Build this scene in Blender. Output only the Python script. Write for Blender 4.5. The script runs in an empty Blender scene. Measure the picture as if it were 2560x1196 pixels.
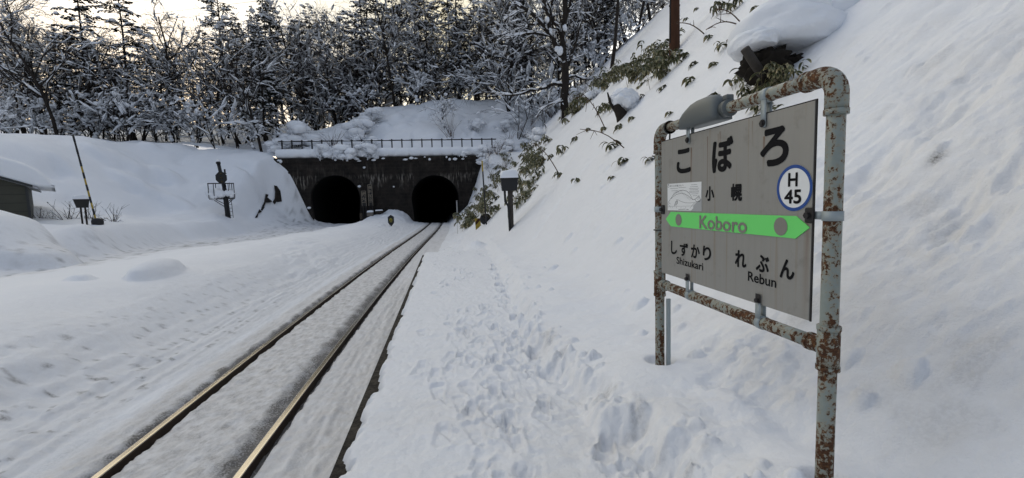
import bpy, math, random
import numpy as np
from mathutils import Vector, Matrix
rad = math.radians
SC = bpy.context.scene
COL = SC.collection

# ------------------------------------------------------------------ camera
CAM_H = 2.2                                     # rail tops are z = 0, the viewer stands on the platform
_r, _p, _h = rad(1.8), rad(5.16), rad(8.37)     # roll, downward pitch, yaw to the right of the track
_fh = Vector((math.sin(_h), math.cos(_h), 0)); _R0 = Vector((math.cos(_h), -math.sin(_h), 0)); _Z = Vector((0, 0, 1))
FW = _fh*math.cos(_p) - _Z*math.sin(_p); _U0 = _fh*math.sin(_p) + _Z*math.cos(_p)
RT = _R0*math.cos(_r) - _U0*math.sin(_r); UP = _U0*math.cos(_r) + _R0*math.sin(_r)
cd = bpy.data.cameras.new("camera"); cam = bpy.data.objects.new("camera", cd); COL.objects.link(cam)
cd.sensor_width = 36; cd.lens = 36*1110/2560; cd.clip_start = .05; cd.clip_end = 3000
m4 = Matrix((RT, UP, -FW)).transposed().to_4x4(); m4.translation = Vector((0, 0, CAM_H)); cam.matrix_world = m4
SC.camera = cam

# ------------------------------------------------------------------ sky, sun, exposure
CLOUD = 2.0
SUN_EL, SUN_AZ = rad(7.0), rad(-30)             # low behind the trees on the left
w = bpy.data.worlds.new("World"); SC.world = w; w.use_nodes = True
nt = w.node_tree; bg = nt.nodes['Background']
sky = nt.nodes.new('ShaderNodeTexSky'); sky.sky_type = 'NISHITA'; sky.sun_disc = False
sky.sun_elevation = SUN_EL; sky.sun_rotation = SUN_AZ
sky.air_density = 1.0; sky.dust_density = 2.5; sky.ozone_density = 1.0; sky.altitude = 50
# a thin cloud deck: creamy towards the low sun, blue grey overhead; bright band high ahead added for front light
tc = nt.nodes.new('ShaderNodeTexCoord'); sd_ = nt.nodes.new('ShaderNodeVectorMath'); sd_.operation = 'DOT_PRODUCT'
sd_.inputs[1].default_value = (math.sin(SUN_AZ)*math.cos(SUN_EL), math.cos(SUN_AZ)*math.cos(SUN_EL), math.sin(SUN_EL)); nt.links.new(tc.outputs['Generated'], sd_.inputs[0])
cr = nt.nodes.new('ShaderNodeValToRGB'); nt.links.new(sd_.outputs['Value'], cr.inputs[0]); e_ = cr.color_ramp.elements
for el, (p_, c_) in zip((e_[0], e_[1], e_.new(.35), e_.new(.62), e_.new(.84)), ((0, (.31, .36, .46)), (1, (1.0, .84, .42)), (.36, (.44, .495, .60)), (.60, (1.78, 1.74, 1.66)), (.84, (.98, .87, .61)))): el.position = p_; el.color = (*c_, 1)
cn = nt.nodes.new('ShaderNodeTexNoise'); cn.inputs['Scale'].default_value = 2.2; cn.inputs['Detail'].default_value = 5; cmap = nt.nodes.new('ShaderNodeMapping'); cmap.inputs['Scale'].default_value = (1, 1, 3.5)
nt.links.new(tc.outputs['Generated'], cmap.inputs[0]); nt.links.new(cmap.outputs[0], cn.inputs['Vector'])
cm = nt.nodes.new('ShaderNodeMath'); cm.operation = 'MULTIPLY_ADD'; nt.links.new(cn.outputs[0], cm.inputs[0]); cm.inputs[1].default_value = 1.0*CLOUD; cm.inputs[2].default_value = .5*CLOUD
cs = nt.nodes.new('ShaderNodeVectorMath'); cs.operation = 'SCALE'; nt.links.new(cr.outputs[0], cs.inputs[0]); nt.links.new(cm.outputs[0], cs.inputs['Scale'])
mx_ = nt.nodes.new('ShaderNodeMix'); mx_.data_type = 'RGBA'; mx_.inputs[0].default_value = .94; nt.links.new(sky.outputs[0], mx_.inputs[6]); nt.links.new(cs.outputs[0], mx_.inputs[7])
nt.links.new(mx_.outputs[2], bg.inputs[0]); bg.inputs[1].default_value = .15
sl = bpy.data.lights.new("sun", 'SUN'); so = bpy.data.objects.new("sun", sl); COL.objects.link(so)
sl.energy = .5; sl.angle = rad(20); sl.color = (1, .9, .74)
sdir = Vector((math.sin(SUN_AZ)*math.cos(SUN_EL), math.cos(SUN_AZ)*math.cos(SUN_EL), math.sin(SUN_EL)))
so.rotation_euler = sdir.to_track_quat('Z', 'Y').to_euler()
vs = SC.view_settings; vs.view_transform = 'Standard'; vs.look = 'None'; vs.gamma = 1; vs.use_curve_mapping = False
vs.exposure = 1.8

# ------------------------------------------------------------------ helpers
rng = random.Random(7); NR = np.random.RandomState(5)
def smooth(a, b, x):
    t = np.clip((x-a)/(b-a), 0, 1); return t*t*(3-2*t)
def vnoise(x, y, seed=0):
    xi = np.floor(x).astype(np.int64); yi = np.floor(y).astype(np.int64); fx = x-xi; fy = y-yi
    def g(i, j):
        h = (i*374761393 + j*668265263 + seed*974711) & 0x7fffffff
        h = ((h ^ (h >> 13))*1274126177) & 0x7fffffff; h = h ^ (h >> 16)
        a = (h % 6283)/1000.0
        return np.cos(a), np.sin(a)
    u = fx*fx*fx*(fx*(fx*6-15)+10); v = fy*fy*fy*(fy*(fy*6-15)+10)
    def d(i, j):
        gx, gy = g(xi+i, yi+j); return gx*(fx-i)+gy*(fy-j)
    a = d(0, 0)*(1-u)+d(1, 0)*u; b = d(0, 1)*(1-u)+d(1, 1)*u
    return (a*(1-v)+b*v)*1.5
def fbm(x, y, seed=0, o=4, gain=.5, lac=2.03):
    s = 0; a = 1
    for k in range(o):
        s = s+a*vnoise(x, y, seed+k*17); x = x*lac+3.1; y = y*lac+1.7; a *= gain
    return s
def pchip(xk, yk, x):
    xk = np.asarray(xk, float); yk = np.asarray(yk, float)
    h = np.diff(xk); dl = np.diff(yk)/h; m = np.zeros(len(xk)); m[0] = dl[0]; m[-1] = dl[-1]
    for i in range(1, len(xk)-1):
        if dl[i-1]*dl[i] > 0:
            w1 = 2*h[i]+h[i-1]; w2 = h[i]+2*h[i-1]; m[i] = (w1+w2)/(w1/dl[i-1]+w2/dl[i])
    i = np.clip(np.searchsorted(xk, x)-1, 0, len(h)-1); t = np.clip((x-xk[i])/h[i], 0, 1)
    return yk[i]*(2*t**3-3*t**2+1)+h[i]*m[i]*(t**3-2*t**2+t)+yk[i+1]*(-2*t**3+3*t**2)+h[i]*m[i+1]*(t**3-t**2)

class MB:
    """collects shapes into one mesh"""
    def __init__(s): s.v = []; s.f = []; s.mi = []; s.n = 0
    def add(s, vs, fs, mi=0):
        s.v.append(np.asarray(vs, float).reshape(-1, 3)); n = s.n
        s.f.extend([tuple(n+i for i in f) for f in fs]); s.mi.extend([mi]*len(fs)); s.n += len(s.v[-1])
    def box(s, a, b, mi=0, M=None):
        (x0, y0, z0), (x1, y1, z1) = a, b
        v = np.array([(x, y, z) for z in (z0, z1) for y in (y0, y1) for x in (x0, x1)], float)
        if M is not None: v = np.array([M @ Vector(p) for p in v])
        s.add(v, [(0, 2, 3, 1), (4, 5, 7, 6), (0, 1, 5, 4), (2, 6, 7, 3), (0, 4, 6, 2), (1, 3, 7, 5)], mi)
    def bbox(s, a, b, bev=.01, mi=0, M=None):
        """box with chamfered edges"""
        import bmesh
        bm = bmesh.new(); bmesh.ops.create_cube(bm, size=1)
        a = Vector(a); b = Vector(b)
        for v in bm.verts: v.co = Vector([(a[i]+b[i])/2+v.co[i]*(b[i]-a[i]) for i in range(3)])
        bmesh.ops.bevel(bm, geom=bm.edges[:], offset=bev, segments=2, affect='EDGES', profile=.5)
        vs_ = [(M @ v.co) if M is not None else v.co.copy() for v in bm.verts]
        bm.verts.index_update(); s.add([tuple(v) for v in vs_], [tuple(v.index for v in f.verts) for f in bm.faces], mi); bm.free()
    def tube(s, pts, rs, n=6, caps=True, mi=0):
        pts = np.asarray(pts, float); k = len(pts)
        if np.isscalar(rs): rs = [rs]*k
        T = np.empty_like(pts); T[1:-1] = pts[2:]-pts[:-2]; T[0] = pts[1]-pts[0]; T[-1] = pts[-1]-pts[-2]
        T /= np.linalg.norm(T, axis=1)[:, None]+1e-9
        ref = np.array((0, 0, 1.)) if abs(T[0][2]) < .8 else np.array((1., 0, 0))
        a = np.linspace(0, 2*math.pi, n, endpoint=False); ca = np.cos(a)[:, None]; sa = np.sin(a)[:, None]
        U = np.cross(T, ref); U /= np.linalg.norm(U, axis=1)[:, None]+1e-9; V = np.cross(T, U)
        vs_ = np.concatenate([pts[i]+rs[i]*(ca*U[i]+sa*V[i]) for i in range(k)])
        fs = [(i*n+j, i*n+(j+1) % n, (i+1)*n+(j+1) % n, (i+1)*n+j) for i in range(k-1) for j in range(n)]
        if caps: fs += [tuple(range(n-1, -1, -1)), tuple(range((k-1)*n, k*n))]
        s.add(vs_, fs, mi)
    def strip(s, pts, wd, th, mi=0):
        """a rounded ridge of snow lying along a branch"""
        pts = np.asarray(pts, float); k = len(pts)
        T = np.empty_like(pts); T[1:-1] = pts[2:]-pts[:-2]; T[0] = pts[1]-pts[0]; T[-1] = pts[-1]-pts[-2]
        S = np.cross(T, (0, 0, 1.)); S /= np.linalg.norm(S, axis=1)[:, None]+1e-6
        up = np.array((0, 0, 1.)); prof = [(-1, -.1), (-.75, .65), (0, 1), (.75, .65), (1, -.1)]
        v = []
        for i in range(k):
            e = .35 if i in (0, k-1) else 1
            for a, b in prof: v.append(pts[i]+S[i]*a*wd[i]*e+up*b*th[i]*(e if b > 0 else 1))
        fs = [(i*5+j, i*5+j+1, (i+1)*5+j+1, (i+1)*5+j) for i in range(k-1) for j in range(4)]
        fs += [(i*5+4, i*5, (i+1)*5, (i+1)*5+4) for i in range(k-1)]+[(0, 1, 2, 3, 4)[::-1], tuple(range((k-1)*5, k*5))]
        s.add(v, fs, mi)
    def blob(s, c, sx, sy, sz, rr, mi=0, jit=.18, sub=0):
        v, f = ICO[sub]; j = 1+np.array([rr.uniform(-jit, jit) for _ in range(len(v))])
        s.add(v*j[:, None]*np.array((sx, sy, sz))+np.asarray(c), f, mi)
    def lathe(s, prof, n=16, c=(0, 0, 0), mi=0, M=None):
        a = np.linspace(0, 2*math.pi, n, endpoint=False)
        v = np.array([(c[0]+r_*math.cos(t), c[1]+r_*math.sin(t), c[2]+z_) for r_, z_ in prof for t in a])
        if M is not None: v = np.array([M @ Vector(p) for p in v])
        k = len(prof)
        fs = [(i*n+j, i*n+(j+1) % n, (i+1)*n+(j+1) % n, (i+1)*n+j) for i in range(k-1) for j in range(n)]
        fs += [tuple(range(n-1, -1, -1)), tuple(range((k-1)*n, k*n))]
        s.add(v, fs, mi)
    def prism(s, poly, d0, d1, axis='x', mi=0):
        """polygon in the plane across an axis, extruded from d0 to d1"""
        n = len(poly)
        def P(u, v, d): return (d, u, v) if axis == 'x' else ((u, d, v) if axis == 'y' else (u, v, d))
        vs_ = [P(u, v, d0) for u, v in poly]+[P(u, v, d1) for u, v in poly]
        s.add(vs_, [tuple(range(n)), tuple(range(2*n-1, n-1, -1))]+[(i, i+n, (i+1) % n+n, (i+1) % n) for i in range(n)], mi)
    def build(s, name, mats, parent=None, smooth_=False, fix=False):
        me = bpy.data.meshes.new(name)
        me.from_pydata(np.concatenate(s.v).tolist() if s.v else [], [], s.f)
        if not isinstance(mats, (list, tuple)): mats = [mats]
        for m in mats: me.materials.append(m)
        if len(mats) > 1: me.polygons.foreach_set('material_index', s.mi)
        if smooth_: me.polygons.foreach_set('use_smooth', [True]*len(me.polygons))
        if fix:
            import bmesh
            bm = bmesh.new(); bm.from_mesh(me); bmesh.ops.recalc_face_normals(bm, faces=bm.faces); bm.to_mesh(me); bm.free()
        me.update()
        o = bpy.data.objects.new(name, me); COL.objects.link(o)
        if parent: o.parent = parent
        return o
def _ico(sub):
    import bmesh
    bm = bmesh.new(); bmesh.ops.create_icosphere(bm, subdivisions=sub, radius=1)
    v = np.array([tuple(x.co) for x in bm.verts]); bm.verts.index_update()
    f = [tuple(x.index for x in q.verts) for q in bm.faces]; bm.free(); return v, f
ICO = {0: _ico(1), 1: _ico(2), 2: _ico(3), 3: _ico(4), 4: _ico(5)}
def tag(o, label, cat, group=None, kind=None):
    if label: o['label'] = label
    if cat: o['category'] = cat
    if group: o['group'] = group
    if kind: o['kind'] = kind
    return o
def thing(name, label, cat, loc=(0, 0, 0), rz=0, group=None):
    o = bpy.data.objects.new(name, None); COL.objects.link(o); o.location = loc; o.rotation_euler = (0, 0, rz)
    o.empty_display_size = .1
    return tag(o, label, cat, group)
def dup(root, loc, rz, sc, label, group=None):
    r_ = root.copy(); COL.objects.link(r_); r_.location = loc; r_.rotation_euler = (0, 0, rz)
    r_.scale = (sc, sc, sc) if np.isscalar(sc) else sc
    r_['label'] = label
    if group: r_['group'] = group
    elif 'group' in r_: del r_['group']
    for ch in list(root.children):
        c = ch.copy(); COL.objects.link(c); c.parent = r_
        for g in list(ch.children):
            d = g.copy(); COL.objects.link(d); d.parent = c
    return r_

# ------------------------------------------------------------------ materials
def mat(name, col, rough=.6, metal=0, spec=.4):
    m = bpy.data.materials.new(name); m.use_nodes = True
    b = m.node_tree.nodes['Principled BSDF']; b.inputs['Base Color'].default_value = (*col, 1)
    b.inputs['Roughness'].default_value = rough; b.inputs['Metallic'].default_value = metal
    b.inputs['Specular IOR Level'].default_value = spec
    return m
class G:
    """small node-graph helper"""
    def __init__(s, m): s.m = m; s.t = m.node_tree; s.b = s.t.nodes['Principled BSDF']
    def n(s, ty, **kw):
        x = s.t.nodes.new(ty)
        for k, v in kw.items():
            if k.startswith('i_'):
                key = k[2:]; key = int(key) if key.isdigit() else key.replace('_', ' ')
                x.inputs[key].default_value = v
            else: setattr(x, k, v)
        return x
    def l(s, a, b): s.t.links.new(a, b)
    def coord(s, scale=(1, 1, 1), kind='Object'):
        c = s.n('ShaderNodeTexCoord'); mp = s.n('ShaderNodeMapping'); mp.inputs['Scale'].default_value = scale
        s.l(c.outputs[kind], mp.inputs[0]); return mp.outputs[0]
    def noise(s, vec, scale, det=4, rough=.55, dist=0):
        x = s.n('ShaderNodeTexNoise', i_Scale=scale, i_Detail=det, i_Roughness=rough, i_Distortion=dist); s.l(vec, x.inputs['Vector']); return x.outputs[0]
    def ramp(s, fac, stops):
        x = s.n('ShaderNodeValToRGB'); e = x.color_ramp.elements
        while len(e) < len(stops): e.new(.5)
        for el, (p, c) in zip(e, stops): el.position = p; el.color = (*c, 1) if len(c) == 3 else c
        s.l(fac, x.inputs[0]); return x.outputs[0]
    def mix(s, fac, a, b, mode='MIX'):
        x = s.n('ShaderNodeMix', data_type='RGBA', blend_type=mode)
        for sock, v in ((x.inputs[0], fac), (x.inputs[6], a), (x.inputs[7], b)):
            if isinstance(v, (int, float)): sock.default_value = v
            elif isinstance(v, tuple): sock.default_value = (*v, 1) if len(v) == 3 else v
            else: s.l(v, sock)
        return x.outputs[2]
    def math(s, op, a, b=0):
        x = s.n('ShaderNodeMath', operation=op)
        for i, v in enumerate((a, b)):
            if isinstance(v, (int, float)): x.inputs[i].default_value = v
            else: s.l(v, x.inputs[i])
        return x.outputs[0]
    def bump(s, h, st=.5, dist=.02, prev=None):
        x = s.n('ShaderNodeBump', i_Strength=st, i_Distance=dist); s.l(h, x.inputs['Height'])
        if prev is not None: s.l(prev, x.inputs['Normal'])
        s.l(x.outputs[0], s.b.inputs['Normal']); return x.outputs[0]
    def base(s, c): s.l(c, s.b.inputs['Base Color'])
B0, B1 = (0, 0, 0), (1, 1, 1)

def snow_mat(name, ground=False):
    m = mat(name, (.82, .84, .87), .55, 0, .35); g = G(m)
    v = g.coord()
    c = g.mix(g.noise(v, 1.3, 3), (.79, .81, .84), (.86, .87, .89))
    if ground:
        at = g.n('ShaderNodeAttribute', attribute_name='dirt'); f = at.outputs['Fac']
        n1 = g.noise(v, 14, 6, .65); n2 = g.noise(v, 55, 3, .6)
        d = g.math('MULTIPLY', f, g.math('ADD', .25, g.math('MULTIPLY', g.math('ADD', n1, g.ramp(n2, [(.38, B0), (.62, B1)])), .95)))
        dc = g.mix(n1, (.09, .08, .07), (.24, .23, .22))
        gr = g.n('ShaderNodeAttribute', attribute_name='grime').outputs['Fac']
        c = g.mix(g.math('MULTIPLY', gr, g.noise(v, 9, 5, .6)), c, (.52, .47, .41))
        c = g.mix(g.math('MINIMUM', d, 1.0), c, dc)
    g.base(c)
    b1 = g.bump(g.noise(v, 9, 6, .65), .5, .035); g.bump(g.noise(v, 75, 5, .7), .55, .006, b1)
    return m
M = {}
M['snow'] = snow_mat('snow'); M['ground'] = snow_mat('snow_ground', True)
def bark_mat(name, c0, c1):
    m = mat(name, c0, .9, 0, .2); g = G(m); v = g.coord((1, 1, .25))
    n_ = g.noise(v, 9, 5); g.base(g.mix(n_, c0, c1)); g.bump(n_, .6, .03); return m
M['bark'] = bark_mat('bark', (.011, .009, .008), (.042, .034, .028))
M['bark_brown'] = bark_mat('bark_brown', (.03, .014, .008), (.09, .04, .022))
M['twig'] = bark_mat('twig', (.013, .010, .009), (.036, .028, .023))
M['redtwig'] = bark_mat('redtwig', (.05, .028, .02), (.12, .075, .05))
m = mat('needles', (.012, .018, .010), .8, 0, .2); g = G(m); g.base(g.mix(g.noise(g.coord(), 2.2, 3), (.006, .008, .006), (.022, .023, .015))); M['needle'] = m
m = mat('young_needles', (.01, .02, .012), .8, 0, .2); g = G(m); g.base(g.mix(g.noise(g.coord(), 3, 3), (.005, .01, .006), (.016, .026, .016))); M['needle_dark'] = m
def leaf_mat():
    m = mat('bamboo_leaf', (.04, .06, .02), .5, 0, .4); g = G(m)
    at = g.n('ShaderNodeAttribute', attribute_name='rim'); v = g.coord()
    oi = g.n('ShaderNodeObjectInfo')
    c = g.mix(g.noise(v, 5, 2), (.022, .032, .012), (.075, .085, .028))
    dry = g.ramp(g.noise(v, 3.1, 2), [(.56, B0), (.66, B1)])
    c = g.mix(dry, c, (.2, .14, .06))
    c = g.mix(at.outputs['Fac'], c, (.42, .36, .2)); g.base(c); return m
M['leaf'] = leaf_mat()
M['cane'] = mat('cane', (.13, .1, .05), .6)
# portal stone: nearly black masonry with pale streaks of lime
m = mat('portal_stone', (.02, .018, .016), .9, 0, .25); g = G(m); v = g.coord()
vx = g.n('ShaderNodeTexBrick', i_Scale=1.0); vx.inputs['Mortar Size'].default_value = .03; vx.inputs['Brick Width'].default_value = .75; vx.inputs['Row Height'].default_value = .36
sw = g.n('ShaderNodeMapping'); sw.inputs['Rotation'].default_value = (rad(-90), 0, 0); g.l(v, sw.inputs[0]); g.l(sw.outputs[0], vx.inputs['Vector'])
n1 = g.noise(v, 1.1, 6, .65); c = g.mix(g.ramp(n1, [(.35, B0), (.7, B1)]), (.009, .0075, .0065), (.034, .027, .022))
c = g.mix(g.math('MULTIPLY', vx.outputs['Fac'], .22), c, (.045, .04, .034))
vst = g.coord((3.2, 1, .38)); st_ = g.ramp(g.noise(vst, 1.6, 5, .6), [(.50, B0), (.62, B1)])
sx = g.n('ShaderNodeSeparateXYZ'); g.l(g.coord(), sx.inputs[0])
band = g.ramp(g.math('DIVIDE', sx.outputs[2], 7.0), [(.42, B0), (.6, B1), (.71, B1), (.74, (.15, .15, .15))])
lime = g.math('MULTIPLY', g.math('MULTIPLY', st_, band), g.ramp(g.noise(v, .5, 3), [(.46, B0), (.62, B1)]))
c = g.mix(g.math('MULTIPLY', lime, .75), c, (.32, .29, .25)); g.base(c)
g.bump(g.noise(v, 5, 6, .65), .8, .08); M['stone'] = m
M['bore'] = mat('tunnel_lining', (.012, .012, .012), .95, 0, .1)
m = mat('concrete', (.09, .08, .07), .9, 0, .2); g = G(m); n_ = g.noise(g.coord(), 22, 6, .7); g.base(g.ramp(n_, [(.35, (.014, .012, .010)), (.7, (.075, .065, .05))])); g.bump(n_, .8, .02); M['concrete'] = m
M['black'] = mat('black_paint', (.012, .012, .013), .55)
M['iron'] = mat('dark_iron', (.018, .016, .016), .7)
m = mat('rail_steel', (.66, .60, .49), .2, 1.0); g = G(m); v = g.coord((40, .6, 1)); g.l(g.ramp(g.noise(v, 3, 3), [(.3, (.12, .12, .12)), (.7, (.26, .26, .26))]), g.b.inputs['Roughness']); M['rail'] = m
m = mat('rail_side', (.05, .035, .028), .85); g = G(m); g.base(g.mix(g.noise(g.coord(), 15, 4), (.025, .018, .014), (.07, .045, .03))); M['railside'] = m

# ------------------------------------------------------------------ terrain
TRK_Y = [-30, 0, 5, 10, 15, 20, 28, 36, 47, 75]; TRK_X = [-2.4, -2.4, -2.39, -2.33, -2.2, -2.02, -1.65, -1.3, -1.02, -.8]
def track_x(Y): return pchip(TRK_X and TRK_Y, TRK_X, np.asarray(Y, float))
PORTAL_Y = 47.0
def rows(ys, tab): return lambda Y: np.interp(Y, ys, tab)
YS = [-30, 5, 10, 16, 22, 30, 36, 41, 45, 47.3]
LF = [  # features of the cross-section, left to right: X, z at each station of YS
 ([-140]*10, [9, 9, 9, 9, 9.5, 10, 10, 10.5, 11, 11]),
 ([-50]*10, [6, 6.2, 6.6, 7, 7.4, 7.8, 8.3, 8.7, 9, 9.2]),
 ([-34, -33, -32, -31, -30, -28.5, -28, -27, -26, -25], [5.5, 5.8, 6.1, 6.4, 6.8, 7.1, 7.6, 7.9, 8.3, 8.5]),
 ([-26, -26, -26, -26, -25.5, -24.5, -23.5, -22.5, -20.5, -20], [2.8, 2.8, 2.9, 3.1, 3.3, 3.6, 4.4, 5.2, 6.9, 7.7]),
 ([-22.5, -22, -22, -22, -22, -21.3, -20, -18.2, -17.1, -16.8], [1.2, 1.2, 1.2, 1.5, 2.05, 2.0, 1.9, 3.6, 6.3, 7.1]),
 ([-18, -18, -18, -16.6, -15.9, -17, -16.7, -16.7, -16.35, -15.1], [.5, .5, .5, .7, 1.65, 1.45, 1.45, 1.5, 2.7, 6.3]),
 ([-15, -15, -15, -15.2, -14.4, -15.4, -15.3, -14.0, -13.2, -12.7], [.15, .15, .15, .2, .25, .25, .25, .3, .4, .5]),
 ([-11.9, -11.9, -11.9, -11.8, -10.2, -9.6, -9.3, -9.2, -9.2, -9.2], [.1, .1, .1, .1, .1, .1, .1, .1, .15, .2]),
 ([-9.7, -9.7, -9.8, -9.5, -7.7, -7.1, -6.9, -6.8, -6.8, -6.7], [.8, .8, .82, .8, .78, .75, .72, .75, .95, 1.0]),
 ([-6.6, -6.6, -6.5, -6.5, -6.3, -5.6, -5.3, -5.2, -5.2, -5.1], [1.0, 1.0, 1.0, .95, .8, .70, .68, .72, 1.2, 1.6]),
 ([-5.2, -5.2, -5.2, -5.1, -4.9, -4.4, -4.05, -3.9, -4.0, -3.9], [.74, .74, .74, .68, .58, .45, .38, .36, .7, .9]),
 ([-4.3, -4.3, -4.25, -4.1, -3.9, -3.45, -3.2, -3.2, -3.3, -3.3], [.2, .2, .2, .18, .15, .13, .12, .12, .15, .2]),
 ([-3.75, -3.75, -3.7, -3.55, -3.35, -2.95, -2.65, -2.5, -2.5, -2.5], [.02, .02, .02, .02, .02, .02, .02, .03, .04, .05]),
 ([-.9, -.9, -.9, -.8, -.6, -.3, 0, .2, .25, .25], [-.03]*10),
 ([3]*10, [-.05]*10)]
MOUNDS = [  # cx, cy, rx, ry, h, sharpness
 (-17.6, 18.6, 4.2, 2.0, 1.1), (-5.85, 9.9, .30, .85, .27), (-6.5, 8.9, .2, .22, .10),
 (-23.2, 36.9, 1.1, .7, .42), (-22.4, 40.2, 1.3, .8, .45), (-22.1, 37.1, .9, .6, .35), (-20.3, 37.4, 1.3, .6, .4), (-25.2, 34.1, .6, .5, .35), (-18.0, 43.3, .8, .45, .4), (-25.0, 43.0, .9, .6, .4), (-19.2, 40.6, .8, .6, .3), (-25.2, 37.9, 1.2, .8, .35), (-24.2, 39.0, 1.6, .8, .35)]
HILL_MOUNDS = [(-5.3, 55.7, .8, .6, .42), (-4.5, 53.7, .9, .6, .42), (-6.5, 53.8, .8, .5, .38), (6.4, 53.6, 1.0, .7, .45), (-2.0, 56.8, 1.0, .7, .45), (1.5, 55.0, 1.2, .8, .45), (3.0, 51.8, 1.1, .7, .4), (-1.0, 51.5, 1.0, .6, .35), (8, 57, 1.2, .8, .5)]
def H_left(X, Y):
    Z = np.empty_like(X)
    for i in range(X.shape[0]):
        y = Y[i, 0]
        Z[i] = pchip([np.interp(y, YS, a) for a, b in LF], [np.interp(y, YS, b) for a, b in LF], X[i])
    for cx, cy, rx, ry, h in MOUNDS:
        d = ((X-cx)/rx)**2+((Y-cy)/ry)**2; Z += h*np.sqrt(np.clip(1-d, 0, 1))*smooth(1, .7, d)+0*d
    tx = track_x(Y); dx = X-tx
    # broad drifts on the far bank, hollows over buried bushes
    far = smooth(-11, -18, X); Z += far*(.26*fbm(X*.16, Y*.16, 3, 3)+.16*fbm(X*.38, Y*.22, 5, 3)+.05*fbm(X*.7, Y*.7, 4, 3))
    hol = vnoise(X*.42, Y*.42, 31); Z -= far*smooth(.40, .72, hol)*.5*smooth(2.2, 3.5, Z)
    # channel side: broken lumps
    ch = smooth(-8.5, -11, X)*smooth(-17, -14, X); Z += ch*.07*fbm(X*1.3, Y*1.3, 8, 4)
    # ridge between the tracks: smooth on top, lumpy on the plough side
    rg = smooth(-11, -9, X)*smooth(-3.5, -4.4, dx-2.4+0*X) if False else smooth(-11, -9, X)*smooth(-1.25, -2.0, dx)
    Z += rg*.05*fbm(X*.5, Y*.35, 12, 3)
    lump = smooth(-4.9, -3.4, dx)*smooth(-1.25, -1.9, dx)*smooth(1.5, 4, Y+4)
    n = fbm(X*1.1, Y*.4, 21, 5, .55); am = smooth(-.15, .45, fbm(X*.22, Y*.16, 27, 3)); Z += lump*(.03+am)*(.10*np.abs(n)-.02+.022*fbm(X*4.5, Y*1.8, 22, 5, .65)+.02*fbm(dx*6, Y*.5, 26, 3))
    Z += smooth(-3.3, -2.2, dx)*smooth(-1.15, -1.5, dx)*(.022*fbm(dx*11, Y*.45, 24, 3)+.012*fbm(X*14, Y*9, 25, 3))
    # track bed and grooves beside the rails
    bed = smooth(-1.5, -1.2, dx)*smooth(2.4, 1.6, dx)
    Z += bed*(-.035+.012*fbm(X*4, Y*3, 40, 4)+.011*fbm(X*16, Y*9, 41, 4, .65))+smooth(.75, .95, dx)*.012*fbm(dx*9, Y*.6, 44, 3)
    e = .02*fbm(X*3, Y*5, 43, 4)
    for c, wl, wr, dp in ((-.6, .15, .062, .085), (.6, .24, .055, .085)):
        u = dx-c
        Z -= np.where(u < 0, smooth(-wl-.06+e, -.07+e, u), smooth(wr+.05+e, .05+e, u))*dp
    pile = smooth(39, 46.5, Y)*smooth(-8.6, -7.6, X)*smooth(-3.4, -4.2, X); Z += pile*.22*fbm(X*.9, Y*.9, 51, 3)
    return Z
EDGE_Y = [-30, 1.5, 2.57, 3.2, 4.2, 5.8, 8, 11, 12.6]; EDGE_X = [1.15, 1.1, .93, .84, .80, .88, 1.0, 1.1, 1.15]
PRINTS = []
_r2 = random.Random(11)
for k in range(430):
    y = 1.3+11*_r2.random()**1.25; x = _r2.uniform(-.38, 1.02) if k % 2 == 0 else _r2.gauss(.5, .28)
    if float(fbm(np.array([x*1.1]), np.array([y*.7]), 190, 2)[0]) < -.12: continue
    PRINTS.append((x, y, _r2.gauss(0, .35)+(math.pi if _r2.random() < .5 else 0), _r2.uniform(.35, .85)))
for k in range(16):          # deeper holes trodden along the foot of the bank
    y = 1.7+.55*k+_r2.uniform(-.08, .08); PRINTS.append((float(np.interp(y, [1.5, 2.6, 4.2, 11], [1.0, .84, .72, 1.0]))+_r2.gauss(0, .06), y, _r2.gauss(0, .3), _r2.uniform(1.0, 1.9)))
def pathmask(X, Y):
    ex = np.interp(Y, EDGE_Y, EDGE_X)+.05*fbm(Y*1.3, Y*0+2, 61, 3)
    return ex
PLAT_END = 12.7
CLODS = []
for k in range(170):
    y = 1.4+9*_r2.random()**1.4; e = float(np.interp(y, [1.5, 2.6, 4.2, 11], [1.1, .93, .8, 1.1]))
    CLODS.append((e+_r2.gauss(.05, .10) if k % 3 else e+_r2.uniform(.1, 2.8), y, _r2.uniform(.015, .05) if k % 9 else _r2.uniform(.05, .10)))
for k in range(110): CLODS.append((2.0+5*_r2.random(), 1.6+11*_r2.random(), _r2.uniform(.015, .045) if k % 6 else _r2.uniform(.05, .09)))
TRAILS = [([(1.95, 9.9), (2.45, 10.6), (3.3, 11.4), (4.6, 12.2), (6.2, 13.0), (8.5, 14.5)], .16, .05),
          ([(3.2, 6.0), (4.2, 7.2), (5.4, 8.0), (8, 9.5)], .12, .03), ([(2.9, 12.5), (3.5, 14), (5, 16)], .3, .05)]
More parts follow.
